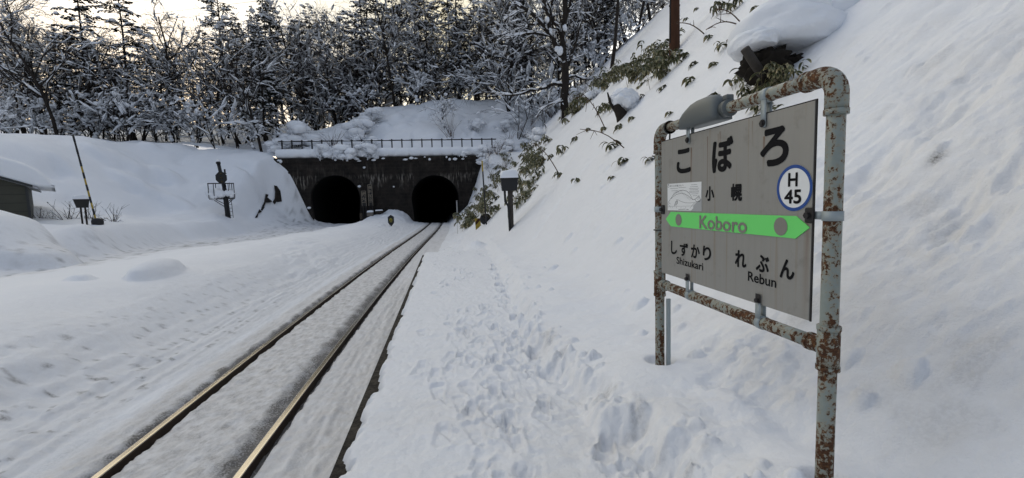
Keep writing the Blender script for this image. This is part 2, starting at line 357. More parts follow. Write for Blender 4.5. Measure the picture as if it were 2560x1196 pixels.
def H_right(X, Y):
    ex = pathmask(X, Y)
    base = .79+.012*fbm(X*1.5, Y*1.5, 70, 3)+.006*fbm(X*7, Y*6, 71, 4, .6)+.004*fbm(X*24, Y*20, 72, 3)*smooth(9, 4, Y)
    # footprints
    for x, y, a, dpt in PRINTS:
        ix = np.where(np.abs(X[0]-x) < .3)[0]; iy = np.where(np.abs(Y[:, 0]-y) < .3)[0]
        if len(ix) == 0 or len(iy) == 0: continue
        s_ = np.ix_(iy, ix); dx = X[s_]-x; dy = Y[s_]-y
        u = dx*math.cos(a)-dy*math.sin(a); v = dx*math.sin(a)+dy*math.cos(a)
        wv = .052-.012*np.sin((v+.02)*18); q = (u/wv)**2; q2 = (v/.14)**2; d = np.maximum(q, q2)+.35*np.minimum(q, q2)
        prof = -.026*smooth(1.08, .88, d)*(.6+.4*np.sin(v*25)**1)+.012*smooth(2.3, 1.2, d)*smooth(.8, 1.1, d)
        base[s_] += prof*dpt*smooth(.02, -.12, X[s_]-ex[s_])
    # snow bank along the path, then the slope
    u = X-ex; hi = smooth(8, 4, Y)
    step = .16+.05*np.clip(fbm(Y*.9, X*0+5, 73, 3), -1, 1)*hi+.02*hi
    rag = .085*fbm(X*3, Y*3.4, 74, 4, .5)*hi
    bank = smooth(-.07+rag, .13+rag+.10*(1-hi), u)*step
    lum = np.exp(-((u-.02)/.13)**2)*hi; bank += lum*(.045*np.maximum(fbm(X*6, Y*6, 75, 4, .55), -.2)+.012*fbm(X*19, Y*17, 76, 3))
    shelf = np.clip(u, 0, 1.2)*.11
    zl = base*0+.79+bank+shelf
    zl = np.where(u < -.05, base, np.where(u > .0, zl+.02*fbm(X*2, Y*2, 77, 4)*smooth(0, .3, u), base*(1-smooth(-.05, 0, u))+zl*smooth(-.05, 0, u)))
    zl = np.where(u < 0, base+bank, zl)
    # beyond the platform end
    tx = track_x(Y); k = np.maximum(smooth(PLAT_END-.15, PLAT_END+1.1, Y+.25*fbm(X*2, Y*1, 78, 3)), smooth(-.60, -.78, X)*smooth(PLAT_END-.2, PLAT_END, Y))
    edge = tx+1.45
    slope2 = -.12+np.clip(X-edge, -3, 2.2+0*X)*.42+.10*fbm(X*1.6, Y*1.2, 79, 4)*smooth(0, .5, X-edge)
    ledge = .5*np.exp(-((Y-PLAT_END-.9)/.7)**2)*smooth(-.75, -.2, X)*smooth(1.4, .9, X)
    zf = zl*(1-k)+(slope2+ledge*.7)*k
    x0 = np.interp(Y, [-30, 0, 6, 12, 18, 26, 40, 60], [1.95, 1.95, 1.85, 1.75, 1.7, 1.65, 1.65, 1.7])
    hill = 1.08+.93*(X-x0)+.25*fbm(X*.18, Y*.12, 80, 3)*smooth(2.3, 7, X)+.05*fbm(X*.9, Y*.6, 81, 4)*smooth(2, 3.5, X)
    hill = np.where(X > 26, hill-.35*(X-26), hill)
    hill += (.022*fbm(X*3.5, Y*2.7, 93, 5, .62)+.015*fbm((X*.5+Y)*8, X*2.2-Y, 94, 5, .62))*smooth(12, 4, X+Y*.5)*smooth(2.0, 2.4, X)
    # avalanche furrows and tracks running down the slope
    hill -= .06*np.maximum(fbm((Y+X*.25)*1.1, X*.25, 82, 4), 0)*smooth(2.2, 3.2, X)*smooth(9, 4, Y)
    q = np.abs((Y-2.95)-(X-3.5)*-.10+.12*fbm(X*2, X*0, 83, 3)); hill -= .10*smooth(.28, .05, q)*smooth(2.7, 3.2, X)*smooth(6.5, 4, X)*(.6+.6*np.clip(fbm(X*3, Y*6, 84, 3), -1, 1))
    q = np.abs((Y-2.2)-(X-2.9)*-.25+.15*fbm(X*2, X*0, 85, 3)); hill -= .09*smooth(.4, .05, q)*smooth(2.5, 3.0, X)*smooth(6, 4, X)*(.6+.7*np.clip(fbm(X*4, Y*7, 86, 4), -1, 1))
    for line, w_, dp in TRAILS:
        sel = (X[0] > 1.9) & (X[0] < 12); k0 = np.where(sel)[0]; Xs = X[:, k0]; Ys = Y[:, k0]; dd = np.full(Xs.shape, 9.0)
        for (xa, ya), (xb, yb_) in zip(line[:-1], line[1:]):
            t = np.clip(((Xs-xa)*(xb-xa)+(Ys-ya)*(yb_-ya))/((xb-xa)**2+(yb_-ya)**2), 0, 1); dd = np.minimum(dd, np.hypot(Xs-xa-t*(xb-xa), Ys-ya-t*(yb_-ya)))
        wob = dd+.04*fbm(Xs*3, Ys*3, 91, 3); hill[:, k0] -= dp*smooth(w_, w_*.2, wob)*(.75+.5*fbm(Xs*4, Ys*4, 92, 2))
    pb = 2.45*(X-1.62-.35*smooth(47, 43, Y))+.25*fbm(X*.8, Y*.8, 87, 3)
    pb = np.minimum(pb, 6.9); pw = smooth(41.5, 45.5, Y)*smooth(60, 52, Y)
    s_ = .22; mx = lambda a, b, s2: np.where(np.abs(a-b) < s2, np.maximum(a, b)+(s2-np.abs(a-b))**2/(4*s2), np.maximum(a, b))
    z = mx(zf, hill, .3+0*X); z = z*(1-pw)+np.maximum(z, pb)*pw
    # snow shed by the sign's posts: scuffs and lumps behind it
    sc = np.exp(-((X-1.75)/.4)**2-((Y-2.5)/.55)**2); z += sc*(.06*fbm(X*4, Y*4, 88, 5, .6)+.02)
    sc = np.exp(-((X-1.15)/.35)**2-((Y-1.7)/.6)**2); z += sc*.035*fbm(X*5, Y*4, 89, 4)
    z -= .05*np.exp(-((X-1.62)/.09)**2-((Y-1.7)/.28)**2)
    for (px, py) in ((1.42, 2.81), (1.42, 1.455)):
        d = np.hypot(X-px, Y-py); z = z*(1-smooth(.5, .1, d))+(1.06-.05*smooth(.11, .05, d))*smooth(.5, .1, d)
    # small clods that rolled off the bank
    for cx, cy, cr in CLODS:
        ix = np.where(np.abs(X[0]-cx) < cr*2)[0]; iy = np.where(np.abs(Y[:, 0]-cy) < cr*2)[0]
        if len(ix) and len(iy):
            s2 = np.ix_(iy, ix); d = np.hypot(X[s2]-cx, Y[s2]-cy)/cr*(1+.35*fbm(X[s2]*.9/cr, Y[s2]*.9/cr, 95, 3)); z[s2] += cr*.75*np.sqrt(np.clip(1-d*d, 0, 1))
    # ragged snow edge over the platform's concrete rim
    eg = -.595+.045*fbm(Y*3.6, Y*0, 90, 6, .75)
    on = smooth(-.05, .03, X-eg)
    z = np.where((Y < PLAT_END) & (X < 0), np.where(X < eg-.05, .58, .60+(z-.60)*np.sqrt(on)), z)
    return z
def H_back(X, Y):
    P = np.interp(X, [-140, -50, -30, -20, -14.5, -8, 0, 7, 12, 20, 60], [11.5, 10.2, 9.6, 9.9, 11.2, 14.4, 15.2, 15.6, 16.2, 17.5, 20])
    B = np.interp(X, [-140, -50, -25, -20, -16.8, -15.2, 6, 12], [11, 9.2, 8.5, 7.7, 7.15, 7.1, 7.1, 7.2])
    D = np.interp(X, [-30, -14, -8, 10], [8, 10, 13, 13]); t = np.clip((Y-47.3)/D, 0, 1.6); s_ = np.clip(t, 0, 1)
    z = B+(P-B)*(.55*s_+.45*s_*s_*(3-2*s_))+.07*np.clip(Y-47.3-D, 0, 200)
    z += (.3*fbm(X*.14, Y*.14, 100, 3)+.12*fbm(X*.5, Y*.5, 101, 4))*smooth(0, .12, t)
    z += 4.5*smooth(58, 84, Y)*smooth(-12, -24, X)
    hol = vnoise(X*.5, Y*.5, 103); z -= smooth(.40, .75, hol)*.45*smooth(.1, .2, t)*smooth(1.2, .9, t)
    for cx, cy, rx, ry, h in HILL_MOUNDS:
        d = ((X-cx)/rx)**2+((Y-cy)/ry)**2; z += h*np.sqrt(np.clip(1-d, 0, 1))
    hill = 1.08+.93*(X-1.7); hill = np.where(X > 26, hill-.35*(X-26), hill)
    return np.maximum(z, hill-.05*(Y-47)*0+.25*fbm(X*.18, Y*.12, 80, 3)*smooth(2.3, 7, X)) if True else z
def axis(segs):
    out = []
    for a, b, f in segs:
        x = a
        while x < b-1e-6: out.append(x); x += f(x)
    out.append(segs[-1][1]); return np.array(out)
SHEETS = {}
def sheet(name, xs, ys, H, attrs=None, label=None, cut=None):
    X, Y = np.meshgrid(xs, ys); Zz = H(X, Y); SHEETS[name] = (xs, ys, Zz); ny, nx = X.shape
    co = np.stack([X, Y, Zz], -1).reshape(-1, 3)
    i = np.arange(ny*nx).reshape(ny, nx)
    q = np.stack([i[:-1, :-1], i[:-1, 1:], i[1:, 1:], i[1:, :-1]], -1).reshape(-1, 4)
    if cut is not None:
        k = cut(X, Y)[:-1, :-1].reshape(-1); q = q[~k]
    me = bpy.data.meshes.new(name); me.vertices.add(len(co)); me.vertices.foreach_set('co', co.ravel())
    me.loops.add(q.size); me.loops.foreach_set('vertex_index', q.ravel().astype(np.int32))
    me.polygons.add(len(q)); me.polygons.foreach_set('loop_start', np.arange(len(q), dtype=np.int32)*4)
    me.update(calc_edges=True); me.polygons.foreach_set('use_smooth', np.ones(len(q), bool))
    me.materials.append(M['ground'])
    for an, fn in (attrs or {}).items():
        A = me.attributes.new(an, 'FLOAT', 'POINT'); A.data.foreach_set('value', np.clip(fn(X, Y), 0, 1).ravel().astype(np.float32))
    o = bpy.data.objects.new(name, me); COL.objects.link(o); o['kind'] = 'structure'
    if label: o['label'] = label
    return o
def dirt_left(X, Y):
    dx = X-track_x(Y); n = fbm(X*5, Y*3, 120, 4, .6); d = 0*X
    far = smooth(30, 12, Y)*.45+.55
    for c, wl, wr in ((-.6, .27, .085), (.6, .40, .085)):
        u = dx-c
        d = np.maximum(d, np.where(u < 0, smooth(-wl, -.07, u+.07*n), smooth(wr, .04, u+.015*n)))
    d = d*far
    bedn = fbm(X*7, Y*7, 125, 5, .65)+.4*fbm(X*26, Y*22, 128, 3)
    d = np.maximum(d, smooth(-.6, -.5, dx)*smooth(.6, .45, dx)*(.13+.22*bedn))
    d = np.maximum(d, smooth(.7, .8, dx)*smooth(1.9, 1.6, dx)*(.03+.14*np.maximum(fbm(dx*10, Y*.35, 126, 3), -.2)))
    d = np.maximum(d, smooth(-1.7, -.9, dx)*smooth(-.55, -.7, dx)*(.10+.14*fbm(dx*6, Y*.8, 127, 4)))
    sp = smooth(.5, .85, fbm(X*8, Y*6, 123, 4, .6))*smooth(-3.4, -1.9, dx)*smooth(-1.2, -1.5, dx)*smooth(16, 6, Y)
    d = np.maximum(d, sp*.55)
    ch = smooth(-8.2, -9.6, X)*smooth(-16, -14, X)*smooth(.25, .6, fbm(X*2.0, Y*3.2, 124, 4, .6))*.5
    return np.maximum(d, ch)
def grime_left(X, Y):
    dx = X-track_x(Y)
    return smooth(-4.6, -1.6, dx)*smooth(-1.2, -1.4, dx)*.35+smooth(-1.2, -1.0, dx)*.75+smooth(-8.5, -10, X)*smooth(-17, -14, X)*.4
def dirt_right(X, Y):
    d = smooth(.3, .75, fbm(X*2.2, Y*2.2, 130, 4))*.12*smooth(1.4, 2.2, X)*smooth(5, 3, Y)
    d += np.exp(-((X-3.35)/.05)**2-((Y-2.62)/.04)**2)*.7
    e = np.interp(Y, EDGE_Y, EDGE_X); return d+np.exp(-((X-e-.05)/.09)**2)*smooth(.1, .6, fbm(X*5, Y*5, 133, 3))*.25*smooth(6, 3, Y)
def grime_right(X, Y):
    return .16+.25*smooth(-.1, .6, fbm(X*.6, Y*.6, 131, 4))*smooth(6, 3, Y)
fy = lambda k, c=.008: (lambda y: max(.02, k*abs(y)+c))
yl = axis([(-30, 0, lambda y: 1.5), (0, 2, lambda y: .25), (2, 47.2, lambda y: .0062*y+.006)])
xl = axis([(-140, -40, lambda x: 4), (-40, -20, lambda x: .3), (-20, -9, lambda x: .13), (-9, -4.2, lambda x: .05), (-4.2, -.95, lambda x: .022), (-.95, 3, lambda x: .12)])
def cut_left(X, Y): return (X > -.4) & (Y < PLAT_END-1)
sheet('snow_ground', xl, yl, H_left, dict(dirt=dirt_left, grime=grime_left), 'snow covered railway land left of the platform', cut_left)
yr = axis([(-30, 0, lambda y: 1.0), (0, .8, lambda y: .1), (.8, 9, lambda y: .0042*y+.004), (9, 70, lambda y: .0055*y+.006)])
xr = axis([(-1.3, -.75, lambda x: .05), (-.75, 1.5, lambda x: .0125), (1.5, 3.6, lambda x: .022), (3.6, 60, lambda x: .022+.026*(x-3.6))])
sheet('snowy_hillside', xr, yr, H_right, dict(dirt=dirt_right, grime=grime_right), 'trodden platform snow and the steep snow slope above it', lambda X, Y: (X < -.70) & (Y < PLAT_END+.05))
yb = axis([(47.3, 75, lambda y: .22), (75, 220, lambda y: 3.0)]); xb = axis([(-140, -40, lambda x: 3), (-40, 30, lambda x: .25), (30, 140, lambda x: 4)])
sheet('snowy_hilltop', xb, yb, H_back, None, 'snow covered hill above the tunnels')
def zat(x, y):
    nm = 'snowy_hilltop' if y > 47.3 else ('snow_ground' if x < -.6 else 'snowy_hillside')
    xs, ys, Zz = SHEETS[nm]; i = min(max(int(np.searchsorted(xs, x))-1, 0), len(xs)-2); j = min(max(int(np.searchsorted(ys, y))-1, 0), len(ys)-2)
    u = min(max((x-xs[i])/(xs[i+1]-xs[i]), 0), 1); v = min(max((y-ys[j])/(ys[j+1]-ys[j]), 0), 1)
    return float((Zz[j, i]*(1-u)+Zz[j, i+1]*u)*(1-v)+(Zz[j+1, i]*(1-u)+Zz[j+1, i+1]*u)*v)
# ------------------------------------------------------------------ where a line of sight from the platform meets things
def ray(px, py): return FW + RT*((px-1280)/1110) + UP*((598-py)/1110)
def atY(px, py, Y): d = ray(px, py); return Vector((0, 0, CAM_H))+d*(Y/d.y)
def atX(px, py, X): d = ray(px, py); return Vector((0, 0, CAM_H))+d*(X/d.x)
def hit(px, py, t0=1.5, t1=90):
    d = ray(px, py); t = t0; o = Vector((0, 0, CAM_H)); a = t0
    while t < t1:
        p = o+d*t
        if p.z < zat(p.x, p.y):
            b = t
            for _ in range(12):
                m_ = (a+b)/2; p = o+d*m_
                if p.z < zat(p.x, p.y): b = m_
                else: a = m_
            return o+d*b
        a = t; t *= 1.03
    return o+d*t1
def text_mesh(s, bold=0.0, depth=0.0):
    cu = bpy.data.curves.new('lettering', 'FONT'); cu.body = s; cu.offset = bold; cu.extrude = depth; cu.resolution_u = 6
    o = bpy.data.objects.new('lettering', cu); COL.objects.link(o)
    dg = bpy.context.evaluated_depsgraph_get(); me = bpy.data.meshes.new_from_object(o.evaluated_get(dg))
    v = np.array([tuple(x.co) for x in me.vertices]); f = [tuple(p.vertices) for p in me.polygons]
    bpy.data.objects.remove(o); bpy.data.curves.remove(cu); bpy.data.meshes.remove(me); return v, f
def fit_text(s, u0, u1, v0, v1, bold=0.0):
    v, f = text_mesh(s, bold); a = v.min(0); b = v.max(0)
    U = u0+(v[:, 0]-a[0])/(b[0]-a[0])*(u1-u0); V = v0+(v[:, 1]-a[1])/(b[1]-a[1])*(v1-v0); return U, V, f
def curve_mesh(loops, depth):
    cu = bpy.data.curves.new('outline', 'CURVE'); cu.dimensions = '2D'; cu.fill_mode = 'BOTH'; cu.extrude = depth
    for lp in loops:
        sp = cu.splines.new('POLY'); sp.points.add(len(lp)-1); sp.use_cyclic_u = True
        for p, (x, y) in zip(sp.points, lp): p.co = (x, y, 0, 1)
    o = bpy.data.objects.new('outline', cu); COL.objects.link(o)
    dg = bpy.context.evaluated_depsgraph_get(); me = bpy.data.meshes.new_from_object(o.evaluated_get(dg))
    v = np.array([tuple(x.co) for x in me.vertices]); f = [tuple(p.vertices) for p in me.polygons]
    bpy.data.objects.remove(o); bpy.data.curves.remove(cu); bpy.data.meshes.remove(me); return v, f

# ------------------------------------------------------------------ platform and track
mb = MB(); mb.box((-.70, -12, -.3), (1.1, PLAT_END, .70)); o = mb.build('platform', M['concrete']); o['kind'] = 'structure'
tr = thing('railway_track', 'pair of worn steel rails running beside the platform into the right tunnel', 'railway track', (-2.4, 4, 0))
for sgn in (-1, 1):
    prof_top = [(-.032, -.012), (-.030, -.003), (-.022, 0), (.022, 0), (.030, -.003), (.032, -.012)]
    prof_side = [(.032, -.012), (.032, -.035), (.010, -.05), (.010, -.15), (-.010, -.15), (-.010, -.05), (-.032, -.035), (-.032, -.012)]
    ys = np.concatenate([np.arange(-6, 20, .5), np.arange(20, 76, 1.0)]); xc = track_x(ys)+sgn*.6
    mb = MB()
    for prof, mi in ((prof_top, 0), (prof_side, 1)):
        k = len(prof); v = [(x+a+2.4, y-4, b) for x, y in zip(xc, ys) for a, b in prof]
        mb.add(v, [(i*k+j, i*k+j+1, (i+1)*k+j+1, (i+1)*k+j) for i in range(len(ys)-1) for j in range(k-1)], mi)
    mb.build('rail', [M['rail'], M['railside']], tr, fix=True)

# ------------------------------------------------------------------ tunnel portal
def arch(cx, hw, base, zc, inb, n=26):
    pts = [(cx+inb, base)]+[(cx+hw*(1-.0)*math.cos(t), zc+hw*math.sin(t)) for t in np.linspace(-.18, math.pi+.18, n)]+[(cx-inb, base)]
    return pts
AR = arch(-1.0, 2.42, -.25, 2.48, 2.2); AL = arch(-10.87, 2.36, -.1, 2.76, 2.15)
pt = thing('tunnel_portal', 'dark stone double tunnel portal with two black horseshoe mouths', 'tunnel portal', (0, PORTAL_Y, 0))
v, f = curve_mesh([[(-16.3, -.5), (4.9, -.5), (4.9, 6.7), (-16.3, 6.7)], AR, AL], .24)
mb = MB(); mb.add([(a, .2+c, b) for a, b, c in v], f); mb.build('wall', M['stone'], pt, fix=True)
mb = MB(); mb.bbox((-16.4, -.14, 6.42), (5.0, .5, 6.86), .04); mb.build('coping', M['stone'], pt)
mb = MB(); mb.bbox((-16.2, -.09, 5.34), (4.8, -.03, 5.5), .02); mb.build('string_course', M['stone'], pt)
for AA in (AL, AR):
    cx = (AA[0][0]+AA[-1][0])/2
    inn = AA[1:-1]; outp = [(cx+(x-cx)*1.16, 2.5+(z-2.5)*1.16) for x, z in inn]
    mb = MB(); n = len(inn); P0 = [(x, -.10, z) for x, z in inn]+[(x, -.10, z) for x, z in outp]+[(x, .0, z) for x, z in outp]+[(x, .1, z) for x, z in inn]
    mb.add(P0, [(i, i+1, n+i+1, n+i) for i in range(n-1)]+[(n+i, n+i+1, 2*n+i+1, 2*n+i) for i in range(n-1)]+[(3*n+i, 3*n+i+1, i+1, i) for i in range(n-1)])
    mb.build('arch_ring', M['stone'], pt, fix=True)
    mb = MB(); n = len(AA); L = 34
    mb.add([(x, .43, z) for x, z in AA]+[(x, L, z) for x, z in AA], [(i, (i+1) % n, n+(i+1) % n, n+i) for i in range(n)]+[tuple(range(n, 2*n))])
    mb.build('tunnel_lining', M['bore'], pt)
# snow lying on the coping, hanging forward in folds
xs = np.arange(-16.2, 5.0, .12); a_ = np.linspace(-.5, math.pi*.93, 11); vv = []
for x in xs:
    fold = .16*abs(math.sin(x*math.pi/1.065+.4))+.10*float(fbm(np.array([x*1.3]), np.array([2.]), 200, 3)[0])
    for t in a_: vv.append((x, .25-(.62+fold*.6)*math.sin(t)*.9+.15, 6.9+.42+.45*math.cos(t+.0)*(1+fold)-(.12*fold)))
k = len(a_); mb = MB(); mb.add(vv, [(i*k+j, (i+1)*k+j, (i+1)*k+j+1, i*k+j+1) for i in range(len(xs)-1) for j in range(k-1)])
mb.build('snow_cap', M['snow'], pt, True, fix=True)
mb = MB(); r_ = random.Random(5)
for q in range(26):
    x = -16+r_.random()*20.5; z = 6.55+r_.uniform(-.1, .2); mb.blob((x, -.22, z), r_.uniform(.1, .3), .12, r_.uniform(.06, .16), r_)
for px_, py_, s_ in ((910, 419, .16), (898, 466, .2), (984, 467, .12), (756, 508, .14), (772, 520, .2)):
    p = atY(px_, py_, 46.8); mb.blob((p.x, -.12, p.z), s_, .08, s_*.7, r_)
mb.build('snow_clumps', M['snow'], pt, True)

# railing over the portal
fn = thing('metal_railing', 'long dark metal railing above the tunnel mouths', 'railing', (0, 47.75, 7.3))
px0, stp = 680+105/4.414, 110.5/4.414
for k in range(22):
    p = atY(px0+k*stp, 348, 47.75); ps = 8.72
    mb = MB(); mb.box((p.x-.06, -.05, -.6), (p.x+.06, .05, ps-7.3)); mb.build('post', M['iron'], fn)
for z in (8.58, 7.68):
    mb = MB(); mb.box((-16.15, -.10, z-7.3-.055), (5.65, -.052, z-7.3+.055)); mb.build('rail', M['iron'], fn)
mb = MB(); r_ = random.Random(8)
for k in range(21):
    xa = atY(px0+k*stp, 348, 47.75).x; L = 1.06
    if 11 <= k or k in (2, 6, 7):
        xx = np.linspace(xa+.05, xa+L-.05, 7); s_ = np.linspace(-1, 1, 7)
        mb.strip([(x, -.03, .36-.16*(1-c*c)) for x, c in zip(xx, s_)], [.22]*7, [.26]*7)
    if r_.random() < .45:
        xx = np.linspace(xa+.1, xa+L*r_.uniform(.5, .95), 5); mb.strip([(x, -.06, 1.31) for x in xx], [.07]*5, [.05+.06*r_.random()]*5)
mb.build('snow', M['snow'], fn, True)

# ------------------------------------------------------------------ name boards between the tunnels
M['board'] = mat('board_black', (.018, .016, .015), .7); M['tan'] = mat('tan_letters', (.2, .165, .12), .7)
def name_board(name, label, x0, x1, ytop, ybot, chars, cys, chh):
    a = atY(x0, ytop, 46.55); b = atY(x1, ybot, 46.55); root = thing(name, label, 'sign', ((a.x+b.x)/2, 46.55, b.z-1.3))
    def L(x, y, z): return (x-(a.x+b.x)/2, y-46.55, z-(b.z-1.3))
    mb = MB(); mb.box(L(a.x, 46.5, b.z-.35), L(b.x, 46.55, a.z)); mb.build('board', M['board'], root)
    mb = MB(); w_ = .045
    mb.box(L(a.x+.03, 46.485, a.z-.03-w_), L(b.x-.03, 46.498, a.z-.03)); mb.box(L(a.x+.03, 46.485, b.z), L(b.x-.03, 46.498, b.z+w_))
    mb.box(L(a.x+.03, 46.485, b.z-.35), L(a.x+.03+w_, 46.498, a.z-.03)); mb.box(L(b.x-.03-w_, 46.485, b.z-.35), L(b.x-.03, 46.498, a.z-.03))
    mb.build('border', M['tan'], root)
    for c, cy in zip(chars, cys):
        p0 = atY((x0+x1)/2, cy+chh/2, 46.49); p1 = atY((x0+x1)/2, cy-chh/2, 46.49); hw = .21
        U, V, f = fit_text(c, p0.x-hw, p0.x+hw, p0.z, p1.z, .012)
        mb = MB(); mb.add([L(u, 46.494, v_) for u, v_ in zip(U, V)], f); mb.build('lettering', M['tan'], root)
    mb = MB(); mb.box(L(a.x+.08, 46.552, b.z-1.6), L(a.x+.16, 46.62, a.z-.2)); mb.box(L(b.x-.16, 46.552, b.z-1.6), L(b.x-.08, 46.62, a.z-.2)); mb.build('post', M['iron'], root)
name_board('tunnel_name_board', 'tall narrow black board lettered in tan, the higher of two beside the left tunnel', 918, 933.5, 461, 506, '美利加浜', (469, 479.5, 490, 500), 9)
name_board('tunnel_name_board', 'shorter narrow black board with two tan characters beside the left tunnel mouth', 902, 917, 477, 507, '幌内', (486, 499), 11)

# ------------------------------------------------------------------ the station name board
def pipe_mat(name, seed, streak, joints=True):
    m = mat(name, (.36, .44, .42), .45, 0, .45); g = G(m); v = g.coord()
    mp = g.n('ShaderNodeMapping'); mp.inputs['Location'].default_value = (seed, seed*1.7, seed*.6); g.l(v, mp.inputs[0]); v = mp.outputs[0]
    big = g.noise(v, 4.5, 3, .6); n_ = g.noise(v, 52, 6, .74); st_ = g.n('ShaderNodeMapping'); st_.inputs['Scale'].default_value = (1, 1, .16); g.l(v, st_.inputs[0])
    stn = g.noise(st_.outputs[0], 24, 3, .6)
    k = g.math('ADD', g.math('MULTIPLY', n_, .95), g.math('ADD', g.math('MULTIPLY', big, .4), g.math('MULTIPLY', stn, .4)))
    sz = g.n('ShaderNodeSeparateXYZ'); g.l(g.coord(), sz.inputs[0])
    for z0, w_, am in () if not joints else ((1.597, .13, .09), (2.10, .10, .10), (2.56, .10, .07), (1.10, .28, .06)):
        j = g.math('MAXIMUM', g.math('SUBTRACT', 1.0, g.math('DIVIDE', g.math('ABSOLUTE', g.math('SUBTRACT', sz.outputs[2], z0-1.05)), w_)), 0.0); k = g.math('ADD', k, g.math('MULTIPLY', j, am))
    ed = g.math('MAXIMUM', g.math('MULTIPLY', g.math('SUBTRACT', sz.outputs[1], -.655), 2.4 if seed == 0 else 0.0), 0.0); k = g.math('ADD', k, g.math('MINIMUM', ed, .07))
    ru = g.ramp(k, [(.925-streak, B0), (.955-streak, B1)]); halo = g.ramp(k, [(.84-streak, B0), (.95-streak, B1)])
    pc = g.mix(g.noise(v, 60, 3), (.19, .222, .202), (.25, .28, .255))
    c = g.mix(g.math('MULTIPLY', halo, .5), pc, (.33, .22, .10)); rc = g.ramp(g.noise(v, 70, 4, .7), [(.3, (.026, .012, .007)), (.55, (.085, .036, .014)), (.75, (.20, .095, .034))])
    g.base(g.mix(ru, c, rc)); g.l(g.mix(ru, (.42, .42, .42), (.95, .95, .95)), g.b.inputs['Roughness'])
    g.bump(g.math('ADD', g.math('MULTIPLY', ru, -.6), g.math('MULTIPLY', n_, .3)), .6, .003); return m
PM = pipe_mat('painted_pipe', 0, .0); PMR = pipe_mat('rusty_pipe', 3.1, .03); PML = pipe_mat('lower_pipe_paint', 6.4, .045, False)
M['galv'] = mat('grey_steel_strap', (.3, .34, .35), .5, .3)
m = mat('weathered_panel', (.3, .29, .27), .5, .25, .4); g = G(m); v = g.coord()
vs1 = g.n('ShaderNodeMapping'); vs1.inputs['Scale'].default_value = (1, 9, .7); g.l(v, vs1.inputs[0])
nn = g.noise(vs1.outputs[0], 4, 5, .6); c = g.mix(nn, (.235, .228, .205), (.30, .29, .26)); c = g.mix(g.math('MULTIPLY', g.noise(v, 5, 4), .5), c, (.29, .29, .28))
sp = g.n('ShaderNodeSeparateXYZ'); g.l(v, sp.inputs[0])
vs2 = g.n('ShaderNodeMapping'); vs2.inputs['Scale'].default_value = (1, 14, .25); g.l(v, vs2.inputs[0])
rs = g.math('MULTIPLY', g.ramp(g.noise(vs2.outputs[0], 3.3, 3, .5), [(.6, B0), (.74, B1)]), g.ramp(sp.outputs[2], [(.3, B0), (.86, B1)]))
c = g.mix(g.math('MULTIPLY', rs, .5), c, (.2, .125, .06))
wob = g.math('MULTIPLY', g.math('SUBTRACT', g.noise(v, 7, 3), .5), .012); yv = g.math('ADD', sp.outputs[1], wob)
for px_, w_, z0, L_, k_ in ((1728, .010, 2.46, .34, .75), (1769, .006, 2.50, .40, .6), (1795, .005, 2.50, .16, .4), (1800, .011, 2.51, .13, .35), (1909, .009, 2.44, .16, .7), (1880, .005, 2.52, .12, .4), (2023, .02, 2.08, .45, .35)):
    y_ = atX(px_, 400, 1.403).y-2.13; hz = z0-1.05
    mk_ = g.math('MAXIMUM', g.math('SUBTRACT', 1.0, g.math('DIVIDE', g.math('ABSOLUTE', g.math('SUBTRACT', yv, y_)), w_)), 0.0)
    t_ = g.math('DIVIDE', g.math('SUBTRACT', hz, sp.outputs[2]), L_); fall = g.math('MULTIPLY', g.math('GREATER_THAN', t_, 0.0), g.math('MAXIMUM', g.math('SUBTRACT', 1.0, t_), 0.0))
    c = g.mix(g.math('MULTIPLY', g.math('MULTIPLY', mk_, fall), min(1, k_*1.6)), c, (.13, .06, .02))
edge_g = g.ramp(g.noise(v, 11, 5, .65), [(.58, B0), (.72, B1)]); c = g.mix(g.math('MULTIPLY', edge_g, .3), c, (.11, .10, .085)); g.base(c)
vs3 = g.n('ShaderNodeMapping'); vs3.inputs['Scale'].default_value = (1, 1, 40); g.l(v, vs3.inputs[0]); g.bump(g.noise(vs3.outputs[0], 6, 2), .08, .002); M['panel'] = m
M['ink'] = mat('black_letters', (.009, .009, .010), .8, 0, .1); M['white'] = mat('white_vinyl', (.72, .73, .72), .4); M['blue'] = mat('blue_ring', (.012, .06, .25), .4)
M['green'] = mat('green_arrow', (.15, .68, .15), .45); M['greyletter'] = mat('grey_letters', (.2, .19, .165), .5)
M['clear'] = mat('peeled_vinyl', (.36, .37, .37), .35)
M['rust'] = mat('rust_stain', (.16, .085, .035), .8)
PX_, PYN, PYF, ZT, ZL = 1.42, 1.455, 2.805, 2.618, 1.597; PR = .0305
sg = thing('station_name_sign', 'rusted pale green pipe frame holding a grey station name board', 'station sign', (PX_, 2.13, 1.05))
def SL(y, z, x=PX_): return (x-PX_, y-2.13, z-1.05)
